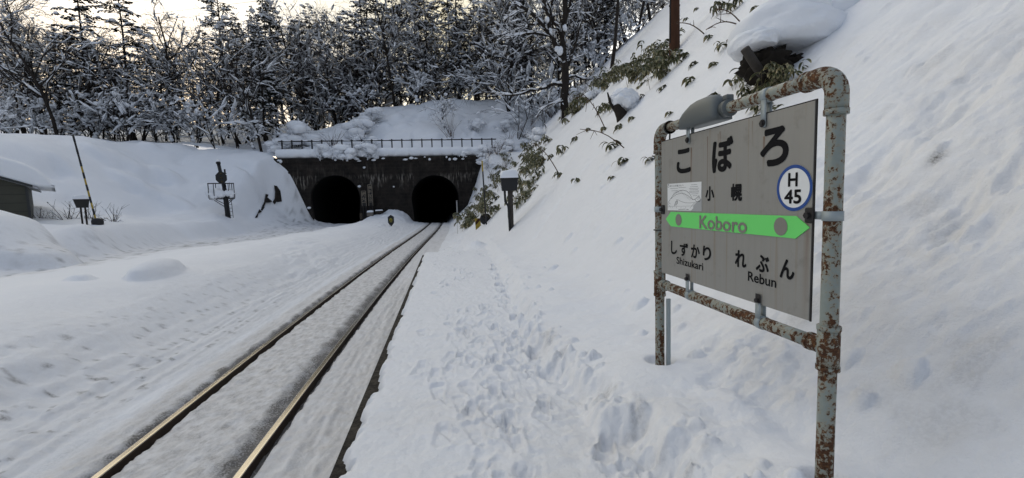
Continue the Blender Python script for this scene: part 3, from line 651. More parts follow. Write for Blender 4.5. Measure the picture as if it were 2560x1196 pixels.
for py, top, mt_ in ((PYN, ZT-.03, PM), (PYF, ZT-.03, PMR)):
    mb = MB(); mb.tube([SL(py, z) for z in np.linspace(.5, top-.02, 12)], PR, 24); mb.build('post', mt_, sg, True)
    # swept elbow fitting and lower tee
    s_ = 1 if py < 2 else -1; R_ = .075; cy, cz = py+s_*R_, ZT-R_
    pts = [SL(py, ZT-R_-.055)]+[SL(cy-s_*R_*math.cos(t), cz+R_*math.sin(t)) for t in np.linspace(0, math.pi/2, 9)]+[SL(py+s_*(R_+.05), ZT)]
    mb = MB(); mb.tube(pts, .0378, 24)
    for q0, q1 in ((pts[0], SL(py, ZT-R_-.075)), (pts[-1], SL(py+s_*(R_+.07), ZT))): mb.tube([q0, q1], .0402, 24)
    mb.build('elbow_fitting', mt_, sg, True)
    mb = MB(); mb.tube([SL(py, ZL-.078), SL(py, ZL+.078)], .0378, 24)
    for d_ in (-.078, .078): mb.tube([SL(py, ZL+d_-.008), SL(py, ZL+d_+.008)], .0402, 24)
    mb.tube([SL(py+s_*.02, ZL), SL(py+s_*.085, ZL)], .033, 20); mb.tube([SL(py+s_*.075, ZL), SL(py+s_*.09, ZL)], .036, 20); mb.build('tee_fitting', mt_, sg, True)
    # mid clamp and its lug
    mb = MB(); mb.tube([SL(py, 2.082), SL(py, 2.118)], .0342, 24)
    mb.box(SL(py+(s_*.035 if s_ > 0 else -.085), 2.085, PX_-.012), SL(py+(.095 if s_ > 0 else -.035), 2.115, PX_+.006)); mb.build('clamp', M['galv'], sg, True)
    yy = py+s_*.083; mb = MB(); mb.bbox(SL(yy-.022, 2.07, PX_-.026), SL(yy+.022, 2.13, PX_-.016), .006); mb.tube([SL(yy, 2.1, PX_-.04), SL(yy, 2.1, PX_-.02)], .013, 6); mb.build('bolt_plate', M['iron'], sg)
mb = MB(); mb.tube([SL(y, ZT) for y in np.linspace(PYN+.11, PYF-.11, 10)], .0290, 22); mb.build('top_pipe', PMR, sg, True)
mb = MB(); mb.tube([SL(y, ZL) for y in np.linspace(PYN+.07, PYF-.07, 10)], .0285, 22); mb.build('lower_pipe', PML, sg, True)
mb = MB(); mb.tube([SL(PYF, 1.958), SL(PYF, 1.964)], .0405, 20); mb.build('wire_band', M['iron'], sg)
mb = MB(); mb.box(SL(2.74, .6, PX_+.02), SL(2.755, 1.50, PX_+.045)); mb.build('stay_bar', M['galv'], sg)
# the panel and what is written on it
FX = PX_-.017
mb = MB(); mb.bbox(SL(1.532, 1.682, FX), SL(2.748, 2.536, PX_-.010), .0025); pn = mb.build('name_panel', [M['panel']], sg)
mb = MB(); t_ = .006
mb.box(SL(1.526, 1.68, FX+.002), SL(1.5318, 2.538, PX_-.009)); mb.box(SL(1.526, 2.5362, FX+.002), SL(2.75, 2.541, PX_-.009)); mb.build('panel_edge', M['iron'], pn)
def on_panel(bm_, U, V, f, d=.0012, mi=0): bm_.add([SL(-u, v_, FX-d) for u, v_ in zip(U, V)], f, mi)
def PP(px, py): p = atX(px, py, FX); return p.y, p.z
def pbox(x0, x1, y0, y1):
    ym = (y0+y1)/2; xm = (x0+x1)/2
    return -PP(x0, ym)[0], -PP(x1, ym)[0], PP(xm, y1)[1], PP(xm, y0)[1]
def thick(mb, U, V, f, d, b):
    """heavier strokes: the same glyph laid several times, nudged round a small circle, each a hair above the last"""
    on_panel(mb, U, V, f, d)
    for k in range(8 if b > 0 else 0): on_panel(mb, U+b*math.cos(k*math.pi/4), V+b*math.sin(k*math.pi/4), f, d+.00007*(k+1))
def glyphs(name, items, mt_, bold, d=.0012):
    for s, x0, x1, y0, y1 in items:
        mb = MB(); a, b, c, e = pbox(x0, x1, y0, y1); w_ = (e-c)*bold; U, V, f = fit_text(s, a+w_, b-w_, c+w_, e-w_); thick(mb, U, V, f, d, w_); o = mb.build(name, mt_, pn)
    return o
glyphs('station_name', [('こ', 1692, 1727.5, 372, 433.7), ('ぼ', 1780.7, 1833.6, 344, 431.4), ('ろ', 1901, 1972.4, 317.8, 415.8)], M['ink'], .042)
glyphs('kanji_name', [('小', 1764, 1786, 466, 503), ('幌', 1828, 1855.6, 459, 503)], M['ink'], .038)
glyphs('neighbour_name', [('し', 1678, 1693, 603, 636.5), ('ず', 1699.7, 1720.3, 607.7, 641.5), ('か', 1727.8, 1749.9, 612, 646.5), ('り', 1757.4, 1778, 615.7, 652.3)], M['ink'], .035)
glyphs('neighbour_name', [('れ', 1838, 1866.5, 626.5, 669.6), ('ぶ', 1890, 1923.5, 638, 681.7), ('ん', 1950, 1987, 648.6, 698.5)], M['ink'], .035)
def roman(name, s, xl_, ytl, ybl, xr_, ytr, ybr, mt_, bold, d=.0012):
    y0, za = PP(xl_, ytl); _, zb = PP(xl_, ybl); y1, zc = PP(xr_, ytr); _, zd = PP(xr_, ybr)
    U, V, f = fit_text(s, -y0, -y1, (zb+zd)/2, (za+zc)/2); mb = MB(); thick(mb, U, V, f, d, bold*((za+zc)-(zb+zd))/2); return mb.build(name, mt_, pn)
roman('neighbour_name', 'Shizukari', 1692, 643.5, 661.5, 1758, 656, 674, M['ink'], .02)
roman('neighbour_name', 'Rebun', 1871, 679.5, 703, 1941, 694, 719, M['ink'], .02)
# numbered roundel
cy0, cz0 = PP(1985.5, 470.5); ra = abs(PP(1985, 413)[1]-PP(1985, 529)[1])/2
def disc(r, d, name, mt_, n=48, rin=None):
    mb = MB(); t = np.linspace(0, 2*math.pi, n, endpoint=False)
    if rin is None: mb.add([SL(cy0+r*math.cos(a), cz0+r*math.sin(a), FX-d) for a in t], [tuple(range(n-1, -1, -1))])
    else:
        mb.add([SL(cy0+q*math.cos(a), cz0+q*math.sin(a), FX-d) for q in (r, rin) for a in t], [(i, n+i, n+(i+1) % n, (i+1) % n) for i in range(n)])
    return mb.build(name, mt_, pn)
disc(ra, .0012, 'number_plate', M['white']); disc(ra, .002, 'number_ring', M['blue'], 48, ra*.855)
glyphs('station_number', [('H', 1971.5, 1995.5, 432, 467), ('45', 1962, 2004.5, 474, 510)], M['ink'], .035, .0024)
# green arrow
pts = [PP(1600+x/2.175, 150+y/2.175) for x, y in ((143, 866), (170, 827), (853, 850), (926, 912), (848, 972), (170, 905))]
mb = MB(); mb.add([SL(y, z, FX-.0035) for y, z in pts]+[SL(y, z, FX) for y, z in pts], [tuple(range(6))]+[(i, (i+1) % 6, 6+(i+1) % 6, 6+i) for i in range(6)]); mb.build('green_arrow', M['green'], pn, fix=True)
for x0, x1, y0, y1 in ((192, 234, 838, 902), (732, 806, 857, 956)):
    a = PP(1600+(x0+x1)/2/2.175, 150+(y0+y1)/2/2.175); r = abs(PP(1600+(x0+x1)/4.35, 150+y0/2.175)[1]-PP(1600+(x0+x1)/4.35, 150+y1/2.175)[1])/2
    mb = MB(); n = 32; t = np.linspace(0, 2*math.pi, n, endpoint=False)
    mb.add([SL(a[0]+r*math.cos(q), a[1]+r*math.sin(q), FX-.0048) for q in t], [tuple(range(n-1, -1, -1))]); mb.build('grey_dot', M['greyletter'], pn)
roman('roman_name', 'Koboro', 1751, 537, 572.5, 1869, 549, 581, M['greyletter'], .03, .0052)
mb = MB(); rr_ = random.Random(3)
# small notice with a line-drawn flatfish
def ZP(x, y): return PP(1640+x/6.296, 430+y/6.296)
q = [ZP(*p) for p in ((183, 190), (722, 153), (722, 622), (187, 606))]
mb = MB(); mb.add([SL(y, z, FX-.0012) for y, z in q], [(0, 1, 2, 3)]); nb = mb.build('fish_notice', M['clear'], pn, fix=True)
q = [ZP(*p) for p in ((184, 191), (721, 154), (716, 425), (640, 482), (592, 530), (590, 575), (550, 612), (188, 605))]
mb = MB(); mb.add([SL(y, z, FX-.0017) for y, z in q], [tuple(range(len(q)))]); mb.build('white_face', M['white'], nb, fix=True)
mb = MB()
def line(pts, w_=3.2):
    P = [ZP(*p) for p in pts]; W = abs(ZP(0, 0)[1]-ZP(0, w_)[1])/2
    for (a, b), (c, d) in zip(P[:-1], P[1:]):
        dy, dz = c-a, d-b; L = math.hypot(dy, dz)+1e-9; ny, nz = -dz/L*W, dy/L*W
        mb.add([SL(a+ny, b+nz, FX-.0022), SL(a-ny, b-nz, FX-.0022), SL(c-ny, d-nz, FX-.0022), SL(c+ny, d+nz, FX-.0022)], [(0, 1, 2, 3)])
line([(195, 500), (205, 470), (235, 425), (265, 380), (310, 335), (370, 300), (430, 288), (490, 305), (535, 345), (565, 400), (582, 437)], 5)
line([(235, 428), (280, 390), (330, 355), (400, 338), (460, 348), (510, 375), (550, 410), (582, 437)], 4); line([(582, 437), (620, 432), (650, 405), (682, 375), (705, 425), (690, 468), (640, 470), (622, 436)], 5)
line([(640, 470), (600, 500), (560, 545)], 3.5); line([(320, 435), (350, 440), (400, 468), (470, 487), (540, 490), (610, 484)], 3); line([(195, 500), (212, 530), (225, 548)], 4); line([(207, 470), (216, 500), (232, 505)], 4)
for a in range(14):
    t = a/13; x = 290+t*260; y0 = 322-34*math.sin(math.pi*min(1, t*1.25+.05))+max(0, t-.45)*150; line([(x, y0), (x-12, y0+40)], 3)
line([(290, 545), (305, 500), (320, 460), (345, 455), (345, 495), (320, 525), (300, 520)], 5)
for a in range(4): line([(305+a*3, 510-a*14), (342, 500-a*14)], 3)
for x, y in ((660, 395), (650, 420), (668, 385)): line([(x, y), (x+25, y+30)], 3)
for x0, x1, y in ((555, 655, 205), (540, 665, 238), (525, 680, 265), (535, 668, 285), (525, 685, 308), (530, 685, 325), (560, 672, 350), (585, 655, 378), (225, 350, 265), (358, 478, 250), (250, 345, 300), (358, 470, 593), (483, 520, 593)): line([(x0, y), (x1, y-(x1-x0)*.055)], 5 if y > 590 else 3)
line([(195, 545), (580, 538)], 2)
for x in (200, 228, 262, 328, 398, 472, 545): line([(x, 550), (x, 572)], 4)
def ntext(s, x0, x1, y0, y1, b=.03):
    a, b_ = ZP(x0, y1), ZP(x1, y0); U, V, f = fit_text(s, -a[0], -b_[0], a[1], b_[1], b); mb.add([SL(-u, v_, FX-.0022) for u, v_ in zip(U, V)], f)
ntext('釣り人の皆さんへ', 222, 440, 196, 240, 0); line([(190, 205), (212, 200)], 7); line([(198, 215), (208, 215)], 7); line([(190, 222), (195, 242), (212, 240), (212, 222)], 5)
mb.build('notice_print', M['ink'], nb, fix=True)
# hanging and standing straps
for px, y0, y1 in ((1912, 250, 318), (1722.5, 310, 358)):
    y, zt = PP(px, y0); _, zb = PP(px, y1); mb = MB(); hw = .0155
    mb.tube([SL(y-hw, ZT), SL(y+hw, ZT)], .0325, 22)
    for xo in (PX_-.0245, PX_+.004): mb.box(SL(y-hw, zb, xo), SL(y+hw, ZT-.02, xo+.004))
    mb.build('hanging_strap', M['galv'], sg, True); mb = MB(); mb.tube([SL(y, zb+.016, PX_-.036), SL(y, zb+.016, PX_-.026)], .011, 6); mb.tube([SL(y, zb+.016, PX_-.0295), SL(y, zb+.016, PX_-.0265)], .017, 14); mb.build('bolt', M['iron'], sg)
for px, y0, y1 in ((1898, 735, 815), (1720.5, 685, 745)):
    y, zt = PP(px, y0); hw = .0155; mb = MB(); mb.tube([SL(y-hw, ZL), SL(y+hw, ZL)], .0320, 22)
    for xo in (PX_-.0245, PX_+.004): mb.box(SL(y-hw, ZL+.02, xo), SL(y+hw, 1.69, xo+.004))
    mb.build('standing_strap', M['galv'], sg, True); mb = MB(); mb.box(SL(y-hw, 1.69, PX_-.0245), SL(y+hw, zt, PX_-.0235)); mb.tube([SL(y, zt-.03, PX_-.036), SL(y, zt-.03, PX_-.026)], .011, 6); mb.build('strap_end', M['iron'], sg)
# weathered lamp housing clipped over the top pipe
M['lamp'] = mat('grey_lamp_housing', (.10, .113, .115), .5, .3)
mb = MB(); sec = []
for y, w_, h0, h1 in ((2.24, .036, -.045, .03), (2.25, .052, -.046, .055), (2.29, .058, -.046, .085), (2.36, .060, -.046, .098), (2.43, .060, -.046, .098), (2.50, .056, -.046, .088), (2.56, .050, -.046, .066), (2.60, .044, -.045, .05), (2.605, .036, -.045, .04)):
    y -= .125; sec.append([SL(y, ZT+h0, PX_-w_), SL(y, ZT+h0+.02, PX_-w_-.006), SL(y, ZT+(h0+h1)*.5+.012, PX_-w_), SL(y, ZT+h1*.86, PX_-w_*.6), SL(y, ZT+h1, PX_), SL(y, ZT+h1*.86, PX_+w_*.6), SL(y, ZT+(h0+h1)*.5+.012, PX_+w_), SL(y, ZT+h0, PX_+w_)])
n = 8; mb.add([p for s_ in sec for p in s_], [(i*n+j, i*n+(j+1) % n, (i+1)*n+(j+1) % n, (i+1)*n+j) for i in range(len(sec)-1) for j in range(n)]+[tuple(range(n)), tuple(range((len(sec)-1)*n, len(sec)*n))])
lh = mb.build('lamp_housing', M['lamp'], sg, True, fix=True)
mb = MB(); mb.tube([SL(2.06, ZT), SL(2.11, ZT)], .040, 22); mb.tube([SL(2.065, ZT), SL(2.08, ZT)], .043, 22); mb.bbox(SL(2.065, ZT+.038, PX_-.02), SL(2.105, ZT+.066, PX_+.02), .006); mb.build('lamp_clamp', M['lamp'], lh, True)
mb = MB(); mb.tube([SL(2.66, ZT), SL(2.675, ZT)], .041, 20); mb.tube([SL(2.668, ZT-.03), SL(2.672, 2.53)], .005, 6); mb.build('cable_clip', M['iron'], sg)
#@@PART3
# ------------------------------------------------------------------ shed with a deep load of snow
M['siding'] = mat('olive_siding', (.05, .05, .036), .7); g = G(M['siding']); v = g.coord()
wv = g.n('ShaderNodeTexWave', wave_type='BANDS', bands_direction='Z', wave_profile='SAW', i_Scale=.78, i_Distortion=0); g.l(v, wv.inputs['Vector'])
g.base(g.mix(g.ramp(wv.outputs['Fac'], [(.0, B1), (.08, B0)]), g.mix(g.noise(v, 3, 4), (.042, .042, .03), (.062, .06, .044)), (.012, .012, .01))); g.bump(wv.outputs['Fac'], .7, .02)
M['trim'] = mat('dark_roof_edge', (.03, .032, .032), .6); M['soffit'] = mat('pale_soffit', (.42, .43, .45), .7)
c0 = atY(77, 545, 24.5); ex = Vector((.80, .60, 0)); eyv = Vector((-.60, .80, 0))
sh = thing('shed', 'olive clapboard shed at the left edge under a thick rounded slab of roof snow', 'shed', (c0.x, c0.y, c0.z-.5), math.atan2(ex.y, ex.x))
hW = 2.0; slp = .42
mb = MB(); P = [(-6, 0), (0, 0), (0, hW), (-6, hW+6*slp)]; mb.prism(P, 0, 5, 'y'); mb.build('wall', M['siding'], sh, fix=True)
mb = MB(); mb.box((-.07, -.03, 0), (.03, .0, hW-.03)); mb.build('corner_board', M['trim'], sh)
mb = MB(); mb.prism([(-6.2, hW+6.2*slp+.005), (.36, hW-.36*slp+.005), (.36, hW-.36*slp+.10), (-6.2, hW+6.2*slp+.10)], -.35, 5.3, 'y'); rf = mb.build('roof', M['soffit'], sh, fix=True)
mb = MB(); mb.prism([(-6.2, hW+6.2*slp+.01), (.2, hW-.2*slp+.01), (.2, hW-.2*slp+.14), (-6.2, hW+6.2*slp+.14)], -.38, -.33, 'y'); mb.build('barge_board', M['trim'], rf, fix=True)
xs = np.linspace(-6.3, .93, 44); tt = np.linspace(0, 1, 15); vv = []
for y, inset in ((-.50, .34), (-.485, .22), (-.44, .12), (-.36, .05), (-.24, .01), (0, 0), (1.5, 0), (3, 0), (4.4, 0), (5.2, .02), (5.4, .12), (5.5, .3)):
    lo = [(x, hW-min(x, .36)*slp+.11-(max(0, x-.36))*.1) for x in xs]
    hi = [(x, hW-x*slp+.12+(1.0*math.sqrt(max(0, 1-max(0, (x+.55)/1.48)**2.8)))*(1+.05*math.sin(x*1.3+y))) for x in xs]
    ring = [(x, y, z+inset*.35) for x, z in lo]+[(x, y, max(z-inset, l[1]+inset*.35)) for (x, z), l in zip(hi[::-1], lo[::-1])]
    vv.append(ring)
k = len(vv[0]); mb = MB(); mb.add([p for r in vv for p in r], [(i*k+j, i*k+(j+1) % k, (i+1)*k+(j+1) % k, (i+1)*k+j) for i in range(len(vv)-1) for j in range(k)]+[tuple(range(k)), tuple(range((len(vv)-1)*k, len(vv)*k))])
mb.build('roof_snow', M['snow'], sh, True, fix=True)

# leaning banded snow pole, relay box, signal
M['yellow'] = mat('yellow_paint', (.35, .25, .03), .5)
a = atY(240, 552, 24); b = atY(183, 340, 24); pl = thing('snow_marker_pole', 'tall leaning yellow and black banded pole beside the shed', 'marker pole', a)
mb = MB(); n = 14; d_ = b-a
for k in range(n):
    p, q = d_*(k/n), d_*((k+1)/n); mb.tube([tuple(p), tuple(q)], .038+.004*(k % 2), 10, mi=(1 if k > 9 else k % 2))
mb.build('pole', [M['yellow'], M['black']], pl, True)
mb = MB(); mb.lathe([(.22, -.25), (.23, 0), (.20, .09), (.11, .14), (.02, .15)], 20, (.06, 0, -.03)); mb.build('base_cover', M['black'], pl, True)
a = atY(210, 552, 24.4); ph = thing('relay_box', 'black flared equipment box on two legs with flat snow on top, beside the leaning pole', 'equipment box', a, rad(38))
mb = MB(); mb.prism([(-.40, .82), (.40, .82), (.52, 1.32), (-.56, 1.32)], -.3, .3, 'y'); mb.build('box', M['black'], ph)
mb = MB(); mb.box((-.58, -.33, 1.32), (.56, .33, 1.37)); mb.build('lid', M['iron'], ph)
ph.scale = (.52, .5, .76)
for x in (-.12, .18):
    mb = MB(); mb.bbox((x-.07, -.07, -.5), (x+.07, .07, .83), .015); mb.build('leg', M['bark'], ph)
def slab_snow(mb, x0, x1, y0, y1, z0, h, seed, over=.06, n=12):
    """a rounded cushion of snow on a flat top"""
    v = []; m_ = n
    for i in range(m_+1):
        for j in range(m_+1):
            u, w_ = i/m_*2-1, j/m_*2-1; r = (abs(u)**5+abs(w_)**5); z = max(0, 1-r)**.35
            v.append(((x0+x1)/2+u*((x1-x0)/2+over*z), (y0+y1)/2+w_*((y1-y0)/2+over*z), z0+h*z*(1+.10*math.sin(3*u+seed)*math.cos(2*w_+seed))))
    f = [(i*(m_+1)+j, (i+1)*(m_+1)+j, (i+1)*(m_+1)+j+1, i*(m_+1)+j+1) for i in range(m_) for j in range(m_)]
    mb.add(v, f)
mb = MB(); slab_snow(mb, -.62, .60, -.37, .37, 1.365, .26, 1); mb.build('snow', M['snow'], ph, True)
a = atY(571, 542, 38); sgm = thing('signal_mast', 'dark railway signal on a mast with a snowy railed platform and ladder', 'signal', a, rad(24)); k_ = 1/31.6
def SP(px, py, dy=0): return ((px-571)/37.5, dy*.55, (542-py)*k_)
mb = MB(); mb.tube([SP(571, 560), SP(568, 490), SP(567, 470)], [.19, .17, .14], 12); mb.tube([SP(567, 470), SP(558, 411)], [.13, .12], 12); mb.tube([SP(558, 412), SP(557.6, 407)], [.17, .15], 12); mb.build('mast', M['black'], sgm, True)
mb = MB(); c = SP(562, 446, -.28); t = np.linspace(0, 2*math.pi, 8, endpoint=False)+math.pi/8
mb.prism([(c[0]+.40*math.cos(q), c[2]+.48*math.sin(q)) for q in t], -.30, -.26, 'y'); dsc = mb.build('signal_disc', M['black'], sgm, fix=True)
M['glass'] = mat('dark_lens', (.05, .04, .02), .15)
for z in (436.5, 446, 456):
    c = SP(562, z, 0); mb = MB(); mb.lathe([(.075, 0), (.10, .02), (.085, .05), (.07, .055), (.07, .03), (.01, .03)], 14, (0, 0, 0), M=Matrix.Translation((c[0], -.30, c[2])) @ Matrix.Rotation(rad(90), 4, 'X')); mb.build('lens', M['glass'], dsc, True)
mb = MB(); p = SP(528, 497); q = SP(591, 497); mb.box((p[0], -.3, p[2]-.05), (q[0], .3, p[2])); mb.build('platform_deck', M['iron'], sgm)
mb = MB(); zt = SP(0, 459)[2]
for x, y in ((528, -.3), (541, -.3), (546, .28), (577, -.3), (586, .28), (591, -.3), (528, .3), (591, .3)):
    xx = SP(x, 0)[0]; mb.box((xx-.025, y-.025, p[2]), (xx+.025, y+.025, zt))
for y in (-.3, .3): mb.box((p[0]-.03, y-.028, zt-.05), (q[0]+.03, y+.028, zt))
for x in (p[0], q[0]): mb.box((x-.028, -.27, zt-.05), (x+.028, .27, zt))
mb.build('guard_rail', M['iron'], sgm)
for x0, z0, x1, z1 in ((541, 498, 568, 512), (536, 498, 568, 520), (588, 498, 569, 514), (583, 498, 569, 508)):
    mb = MB(); mb.tube([SP(x0, z0, -.1), SP(x1, z1, -.1)], .03, 6); mb.build('brace', M['iron'], sgm)
mb = MB()
for x0, x1 in ((571.5, 572.5), (580.5, 583)): mb.tube([SP(x0, 458, -.42), SP(x1, 545, -.30)], .022, 6)
for z in range(476, 545, 9): mb.tube([SP(572, z, -.38), SP(582, z, -.38)], .016, 5)
mb.build('ladder', M['iron'], sgm)
mb = MB(); r_ = random.Random(2)
for x, z, s_ in ((536, 487, .36), (546, 485, .42), (556, 486, .36), (538, 492, .3), (577, 484, .3), (586, 485, .24), (531, 484, .3), (583, 490, .28)):
    c = SP(x, z, r_.uniform(-.25, .1)); mb.blob(c, s_*1.15, .38, s_*1.05, r_, 0, .06, 1)
mb.blob(SP(557.6, 405), .13, .13, .14, r_, 0, .1, 1); mb.build('snow', M['snow'], sgm, True)
mb = MB(); c = SP(566, 430); mb.box((c[0]-.02, -.1, c[2]-.2), (c[0]+.26, .1, c[2]-.14)); mb.box((c[0]+.1, -.08, c[2]-.14), (c[0]+.22, .08, c[2]+.16)); mb.build('bracket', M['iron'], sgm)

# right side: box on a timber post, marker pole, discs, stakes
a = hit(1275, 580); a = Vector((1.95, 13.5, zat(1.95, 13.5))); D_ = 81.6
bp = thing('post_box', 'black box on a timber post capped with snow at the right slope foot', 'equipment box', a, rad(-4))
mb = MB(); mb.prism([(-.22, 1.17), (.22, 1.17), (.26, 1.52), (-.25, 1.52)], -.20, .18, 'y'); mb.build('box', M['black'], bp)
mb = MB(); mb.box((-.27, -.22, 1.52), (.28, .2, 1.555)); mb.build('lid', M['iron'], bp)
mb = MB(); mb.bbox((-.05, -.07, -.5), (.10, .08, 1.2), .012); mb.build('post', bark_mat('grey_timber', (.035, .03, .027), (.09, .08, .07)), bp)
mb = MB(); mb.tube([(-.15, -.12, 1.2), (-.14, -.12, .85), (-.05, -.12, .7), (-.02, -.13, -.4)], .035, 8); mb.build('conduit', M['black'], bp, True)
mb = MB(); slab_snow(mb, -.27, .28, -.22, .2, 1.55, .24, 4, .03); mb.build('snow', M['snow'], bp, True)
a = hit(1216, 562); pl = thing('snow_marker_pole', 'slim marker pole with a yellow top at the right end of the portal', 'marker pole', a)
b = atY(1205, 402, a.y); d_ = b-a; mb = MB()
for k in range(12): mb.tube([tuple(d_*(k/12)), tuple(d_*((k+1)/12))], .032, 8, mi=0 if k > 9 else 1)
mb.build('pole', [M['yellow'], M['black']], pl, True)
a = hit(1214, 558); s_ = (a.y*.99)/1110
md = thing('switch_disc', 'round black disc half sunk in snow below the marker pole', 'marker disc', a)
mb = MB(); mb.lathe([(.01, -.06), (14*s_, -.06), (14.5*s_, -.03), (14.5*s_, .03), (13*s_, .05), (.01, .09)], 28, M=Matrix.Translation((0, 0, 10*s_)) @ Matrix.Rotation(rad(84), 4, 'X') @ Matrix.Rotation(rad(8), 4, 'Y')); mb.build('disc', M['black'], md, True)
mb = MB(); mb.box((-.04, .06, -.5), (.04, .12, 12*s_)); mb.build('stake', M['iron'], md)
a = hit(1196, 570); s_ = a.y/1110
yb_ = thing('warning_board', 'small yellow and dark striped board leaning beside the black disc', 'sign', a, rad(12)); Mx = Matrix.Rotation(rad(-12), 4, 'X')
mb = MB(); mb.bbox((-7*s_, -.02, -6*s_), (7*s_, .02, 24*s_), .006, M=Mx); bd = mb.build('board', M['yellow'], yb_)
mb = MB(); mb.prism([(-2*s_, -6*s_), (7*s_, -6*s_), (7*s_, 6*s_)], -.026, -.0215, 'y'); mb.prism([(-7*s_, 6*s_), (7*s_, 20*s_), (7*s_, 23.5*s_), (1*s_, 23.5*s_), (-7*s_, 14*s_)], -.026, -.0215, 'y'); o = mb.build('stripe', M['bark_brown'], yb_, fix=True); o.data.transform(Mx)
a = hit(1144, 557); a.z = zat(a.x, a.y); s_ = a.y/1110
st = tag((lambda mb: (mb.tube([(0, 0, -.4), (0, 0, 54*s_)], .05, 10), mb.tube([(0, 0, 54*s_), (0, 0, 55*s_)], .06, 10), mb.build('marker_stake', mat('pale_stake', (.3, .3, .3), .6), None, True))[-1])(MB()), 'thin pale stake standing right of the right tunnel mouth', 'stake'); st.location = a
# little lamp-like marker between the tracks
a = Vector((atY(978, 560, 35).x, 35, zat(atY(978, 560, 35).x, 35))); s_ = 35/1110
mk = thing('track_marker', 'small six sided black marker with yellow figures standing between the tracks', 'track marker', a)
mb = MB(); mb.prism([(-7*s_, 9*s_), (-3.5*s_, 3*s_), (3.5*s_, 3*s_), (7*s_, 9*s_), (7*s_, 23*s_), (-7*s_, 23*s_)], -.08, .08, 'y'); mb.build('case', M['black'], mk, fix=True)
mb = MB(); mb.box((-5*s_, -.07, 23*s_), (5*s_, .07, 25*s_)); mb.box((-2*s_, -.05, 25*s_), (2*s_, .05, 27*s_)); mb.build('cap', M['iron'], mk)
mb = MB(); mb.box((-.05, -.04, -.6), (.05, .04, 4*s_)); mb.build('stem', M['iron'], mk)
M['ylet'] = mat('yellow_figures', (.4, .33, .03), .5)
mb = MB()
for x0, z0, x1, z1 in ((-3, 17.2, 3, 18.4), (-.7, 17, .7, 20), (-3.4, 12.8, -2.2, 16.2), (2.2, 12.8, 3.4, 16.2), (-3.4, 14, 3.4, 15), (-3, 10, 3, 11), (-3.4, 16.2, 3.4, 16.9), (-.6, 10, .6, 12.6)): mb.box((x0*s_, -.088, z0*s_), (x1*s_, -.0815, z1*s_))
mb.build('figures', M['ylet'], mk)
# masonry bits poking out of the snow by the boards
M['pale'] = mat('pale_concrete', (.16, .14, .12), .9)
def half_buried(name, label, cat, px, py, Y, w_, h_, d_, mt_, seed, tilt=0, sn=True):
    p = atY(px, py, Y); root = thing(name, label, cat, p, tilt); mb = MB(); mb.bbox((-w_, -d_, -h_), (w_, d_, h_), min(w_, h_, d_)*.25)
    rr = random.Random(seed); v = mb.v[0]; v += np.array([[rr.uniform(-.04, .04) for _ in range(3)] for _ in v])*w_*2
    mb.build('block', mt_, root)
    if sn: mb = MB(); slab_snow(mb, -w_, w_, -d_, d_, h_-.01, h_*.9, seed, .05); mb.build('snow', M['snow'], root, True)
    return root
half_buried('concrete_block', 'pale concrete block half buried below the name boards', 'block', 926, 536, 45.2, .30, .20, .25, M['pale'], 1)
half_buried('dark_rock', 'dark pointed rock showing through snow right of the name boards', 'rock', 948, 531, 45.4, .36, .14, .25, M['stone'], 2, .2)
half_buried('timber_stub', 'brown timber stub at the right foot of the left tunnel mouth', 'timber', 903, 541, 46.0, .12, .3, .12, bark_mat('brown_timber', (.05, .04, .03), (.1, .08, .06)), 3, 0, False)
def lumpy(mb, c, sx, sy, sz, seed, sub=3, amp=.12, fr=1.6, flat=None):
    v, f = ICO[sub]; n_ = fbm(v[:, 0]*fr+seed, v[:, 1]*fr+v[:, 2]*fr*1.3, seed, 4)
    p = v*(1+amp*n_)[:, None]
    if flat is not None: p[:, 2] = np.where(p[:, 2] < flat, flat+(p[:, 2]-flat)*.2, p[:, 2])
    mb.add(p*np.array((sx, sy, sz))+np.asarray(c), f)
def bank_rock(lab, poly, seed):
    cx = sum(p[0] for p in poly)/len(poly); cy = sum(p[1] for p in poly)/len(poly); h_ = hit(cx, cy); root = thing('bank_rock', lab, 'rock', h_); rr = random.Random(seed); n = len(poly); mb = MB(); rings = []
    for dy, k in ((-.16, .86), (-.06, 1.0), (.9, 1.1)):
        ring = []
        for x, y in poly:
            x, y = cx+(x-cx)*k, cy+(y-cy)*k; q = hit(x, y); ring.append(q+ray(x, y)*dy+vr3(rr)*.05-h_)
        rings += ring
    mid = sum((Vector(p) for p in rings[:n]), Vector())/n-ray(cx, cy)*.12; v = [tuple(p) for p in rings]+[tuple(mid)]
    mb.add(v, [(i, (i+1) % n, 3*n) for i in range(n)]+[(k*n+i, (k+1)*n+i, (k+1)*n+(i+1) % n, k*n+(i+1) % n) for k in (0, 1) for i in range(n)]); mb.build('rock', M['stone'], root, False, fix=True)
def vr3(r): return Vector((r.uniform(-1, 1), r.uniform(-1, 1), r.uniform(-1, 1)))
bank_rock('tall dark triangle of rock bared in the bank left of the portal', [(686, 463), (693, 464.6), (700, 478), (705.4, 505), (697, 506), (689.6, 505), (686, 511), (681, 506), (687, 495), (688, 478)], 1)
bank_rock('jagged dark rock under the snow cornice left of the portal', [(663, 486), (670, 488), (668.5, 495), (681, 504), (675, 504), (663, 506), (660.5, 513), (661.5, 520), (655, 527), (652, 524), (656, 514), (661, 504)], 2)
bank_rock('lowest small dark rock at the foot of the cornice left of the portal', [(648, 524), (655, 528), (647.5, 531), (644, 545), (636, 545), (645, 534)], 3)
